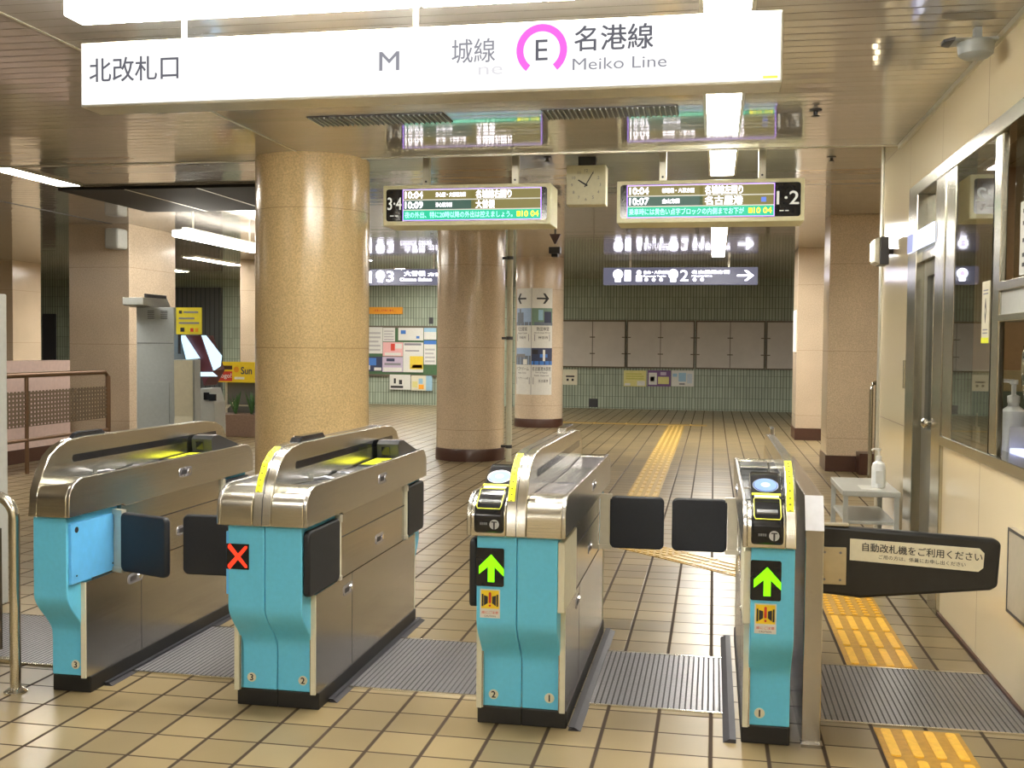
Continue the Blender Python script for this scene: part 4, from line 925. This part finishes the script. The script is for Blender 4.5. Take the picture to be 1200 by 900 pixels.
tag(MB().box(XW-.012, XW, 7.12, 7.16, 1.16, 1.34, frame_s).build('handle_plate', bevel=.003), 'slim steel handle plate on the cream wall left of the door', 'plate')
tag(MB().box(XW-.025, XW, 3.9, 4.565, .36, .70, mat('sign_holder', (.40, .36, .27), .35)).box(XW-.027, XW-.025, 3.9, 4.565, .36, .372, dgrey).box(XW-.027, XW-.025, 3.9, 4.565, .688, .70, dgrey).box(XW-.027, XW-.025, 4.555, 4.565, .36, .70, dgrey).build('wall_box'), 'cream framed box low on the wall below the ticket window', 'box')

# ---------------------------------------------------------------- left side
t = thing('pipe_railing', 'bent stainless pipe railing standing at the left edge in front', 'railing', (-2.9, 3.9, 0))
yr, xr = 3.80, -2.735
MB().tube([(xr, yr, 0), (xr, yr, .70)]+[(xr-.09+.09*math.cos(a), yr, .70+.09*math.sin(a)) for a in [math.radians(10*k) for k in range(1, 10)]]+[(-3.9, yr, .79)], .021, steel_x, 16).build('top_rail', t, smooth=40)
MB().lathe([(.045, 0), (.045, .006), (.025, .02)], xr, yr, steel_x, 24).build('base_ring', t, smooth=40)
MB().tube([(xr-.02, yr, .13), (-3.9, yr, .13)], .012, steel_x, 12).build('lower_rail', t, smooth=40)
MB().box(-3.9, xr-.06, yr-.004, yr+.004, .17, .66, mat('smoked_panel', (.09, .075, .055), .25)).build('infill_panel', t)
tag(MB().box(-4.6, -3.72, 5.0, 5.12, 0, 1.66, lgrey).build('grey_cabinet', bevel=.008), 'plain pale grey cabinet cut off by the left edge', 'cabinet')
t = thing('stair_railing', 'brown handrail with mesh panels before the stairwell parapet', 'railing', (-7.1, 10.5, 0))
yy0, yy1 = 8.2, 11.7
q = MB(); q.tube([(-7.15, yy0, 1.05), (-7.15, yy1-.08, 1.05), (-7.15, yy1, 1.0), (-7.15, yy1, 0)], .03, mat('brown_rail', (.20, .12, .07), .3, .6), 12); q.build('top_rail', t, smooth=40)
MB().tube([(-7.15, yy0, .36), (-7.15, yy1, .36)], .02, MATS['brown_rail'], 10).build('lower_rail', t, smooth=40)
for yv in (8.6, 10.15): MB().tube([(-7.15, yv, 0), (-7.15, yv, 1.05)], .022, MATS['brown_rail'], 10).build('post', t, smooth=40)
MB().box(-7.153, -7.147, yy0, yy1-.02, .50, .88, meshp).build('mesh_panel', t)
q = MB(); q.prism([(8.0, .16), (12.0, .16), (12.0, 1.18)] + [(10.2+.0, 1.18)] + arc(9.95, .96, .25, 80, 180, 6, .22) + [(9.6, .72), (8.0, .66)], 0, -8.1, -7.85, pinkw)
q.box(-8.1, -7.84, 8.0, 12.0, 0, .16, brown_g)
tag(q.build('stairwell_parapet'), 'pale pink stone parapet around the stairwell at the left', 'parapet')

# machines at Y about 9.6
t = thing('tall_cabinet', 'tall grey machine cabinet standing before the broad left pillar', 'cabinet', (-5.32, 9.85, 0))
MB().box(-5.56, -5.16, 9.6, 10.1, 0, 1.752, greypt).build('body', t, bevel=.006)
q = MB(); q.box(-5.53, -5.21, 9.594, 9.6, .12, 1.02, greypt); q.box(-5.55, -5.17, 9.597, 9.6, 1.40, 1.405, dgrey)
q.build('door', t, bevel=.002); q = MB()
for x in (-5.44, -5.30): 
    for i in range(5): q.box(x, x+.07, 9.596, 9.6, 1.64+i*.018, 1.646+i*.018, dgrey)
q.build('vent_slots', t)
q = MB(); q.prism([(9.45, 1.77), (9.45, 1.84), (9.9, 1.86), (10.0, 1.752), (9.6, 1.752)], 0, -5.62, -5.40, lgrey); q.box(-5.42, -5.40, 9.5, 9.9, 1.84, 1.88, dgrey); q.build('lamp_head', t, bevel=.004)
t = thing('yellow_sign_board', 'yellow notice board sticking up beside the tall grey cabinet', 'sign', (-5.0, 9.62, 1.49))
q = MB().box(-5.13, -4.866, 9.585, 9.60, 1.49, 1.75, mat('notice_yellow', (.72, .62, .03), .5)); q.box(-5.10, -5.07, 9.582, 9.585, 1.69, 1.72, ink)
for z, b in ((1.705, -4.90), (1.645, -4.94), (1.60, -4.89)): q.box(-5.10 if z < 1.7 else -5.05, b, 9.582, 9.585, z-.009, z+.009, greyink)
q.box(-5.085, -5.045, 9.582, 9.585, 1.515, 1.555, ink); q.box(-4.98, -4.95, 9.582, 9.585, 1.515, 1.55, red); q.box(-4.93, -4.90, 9.582, 9.585, 1.515, 1.55, orange)
q.build('board', t); MB().box(-5.12, -5.09, 9.60, 9.61, 1.3, 1.6, dgrey).build('bracket', t)
t = thing('paper_covered_box', 'slim grey box whose front is covered with a curled cream sheet', 'box', (-4.85, 9.3, 0))
MB().box(-4.96, -4.75, 9.22, 9.34, 0, 1.25, greypt).build('body', t, bevel=.004)
q = MB(); q.strip([(9.205, 1.245), (9.21, .95), (9.215, .72), (9.20, .63), (9.15, .595)], 0, -4.95, -4.765, .004, creamp); q.build('sheet', t)
t = thing('ticket_machine', 'grey ticket machine with two glowing slanted side screens', 'ticket machine', (-4.75, 9.75, 0))
def at(px, py, Y):   # a point of the machine front from the picture, on the plane Y
    d = R_*(px-600) - U_*(py-450) + W_*F_PX; k = Y/d.y; return (d.x*k, H+d.z*k)
q = MB(); fr_ = [at(*p, 9.62) for p in ((234, 455), (246, 455), (251, 472), (252, 500))]
q.prism([fr_[0], fr_[1], fr_[2], fr_[3], (fr_[3][0], 0), (fr_[0][0], 0)], 1, 9.62, 9.86, lgrey); q.build('body', t, bevel=.01)
q = MB()
for (a, b, c_, d_) in ((238, 244, 446+14, 452+13), (244, 252, 462, 466)): 
    p0 = at(a, d_, 9.6); p1 = at(b, c_, 9.6); q.box(p0[0], p1[0], 9.61, 9.63, p0[1]-.03, p1[1], blackg)
q.build('coin_slot', t)
for P in ([(211, 393), (215.5, 393), (233, 420), (218, 421)], [(236, 393), (240, 393), (258.5, 417), (257, 429), (250, 434)]):
    MB().prism([at(*p, 9.63) for p in P], 1, 9.63, 9.66, e_scr).build('side_screen', t)
MB().prism([at(*p, 9.7) for p in ((216, 393), (236, 393), (250, 434), (240, 452), (233, 420))], 1, 9.68, 9.95, mat('maroon_panel', (.12, .03, .035), .4)).build('header_panel', t)
q = MB(); q.prism([at(*p, 9.6) for p in ((233, 436), (248, 436), (254, 441), (235, 441))], 1, 9.58, 9.62, e_scr); q.build('touch_screen', t)
# planter, plants and banner
t = thing('planter', 'brown trough planter with spiky plants left of the yellow column', 'planter', (-6.6, 15.1, 0))
MB().prism([(-7.28, 0), (-7.36, .34), (-5.9, .34), (-5.98, 0)], 1, 14.95, 15.35, planterm).build('trough', t, bevel=.01)
q = MB()
for cx_ in (-7.12, -6.86, -6.5, -6.2):
    for k in range(13):
        a = random.uniform(0, 2*PI); L = random.uniform(.24, .40); r_ = random.uniform(.05, .16); wv = .018
        b = Vector((cx_, 15.12, .33)); tp = b+Vector((r_*math.cos(a), r_*math.sin(a), L)); sd = Vector((-math.sin(a), math.cos(a), 0))*wv
        md = (b+tp)/2+Vector((0, 0, .02)); th_ = Vector((math.cos(a), math.sin(a), 0))*.006
        q.add([tuple(b-sd), tuple(b+sd), tuple(md+sd*1.1), tuple(tp), tuple(md-sd*1.1), tuple(md+th_)], [(0, 1, 5), (1, 2, 5), (2, 3, 5), (3, 4, 5), (4, 0, 5), (0, 1, 2, 3, 4)], leaf)
q.build('leaves', t)
t = thing('guard_fence', 'low dark fence behind the planter', 'fence', (-6.4, 15.6, 0))
MB().box(-7.5, -5.5, 15.6, 15.62, .3, 1.0, mat('fence_grey', (.11, .11, .10), .5)).build('panel', t)
q = MB(); q.tube([(-7.5, 15.6, 1.02), (-5.5, 15.6, 1.02)], .02, alum); q.tube([(-7.5, 15.6, 0), (-7.5, 15.6, 1.02)], .02, alum); q.tube([(-5.5, 15.6, 0), (-5.5, 15.6, 1.02)], .02, alum); q.tube([(-7.5, 15.35, .45), (-5.6, 15.35, .45)], .012, alum); q.tube([(-7.42, 15.35, .36), (-7.15, 15.3, .58)], .012, alum); q.build('rail', t)
q = MB().box(-7.640, -6.120, 15.47, 15.485, .80, 1.12, mat('banner_yellow', (.82, .60, .02), .5)); q.box(-7.580, -7.340, 15.465, 15.47, .82, .97, red); q.text('Logo!', -7.570, -7.350, .895, .09, 15.462, white, .02); q.box(-7.580, -7.340, 15.465, 15.47, 1.0, 1.06, brown_g)
q.text('Sun Music', -7.190, -6.670, .985, .11, 15.465, navy, .02); q.disc_y(-7.270, 1.0, .045, 15.465, 15.47, orange); q.box(-7.300, -7.140, 15.465, 15.47, .85, .885, white); q.box(-6.970, -6.520, 15.465, 15.47, .84, .87, orange)
tag(q.build('advert_banner'), 'yellow advertising banner with red block hanging behind the planter', 'banner')
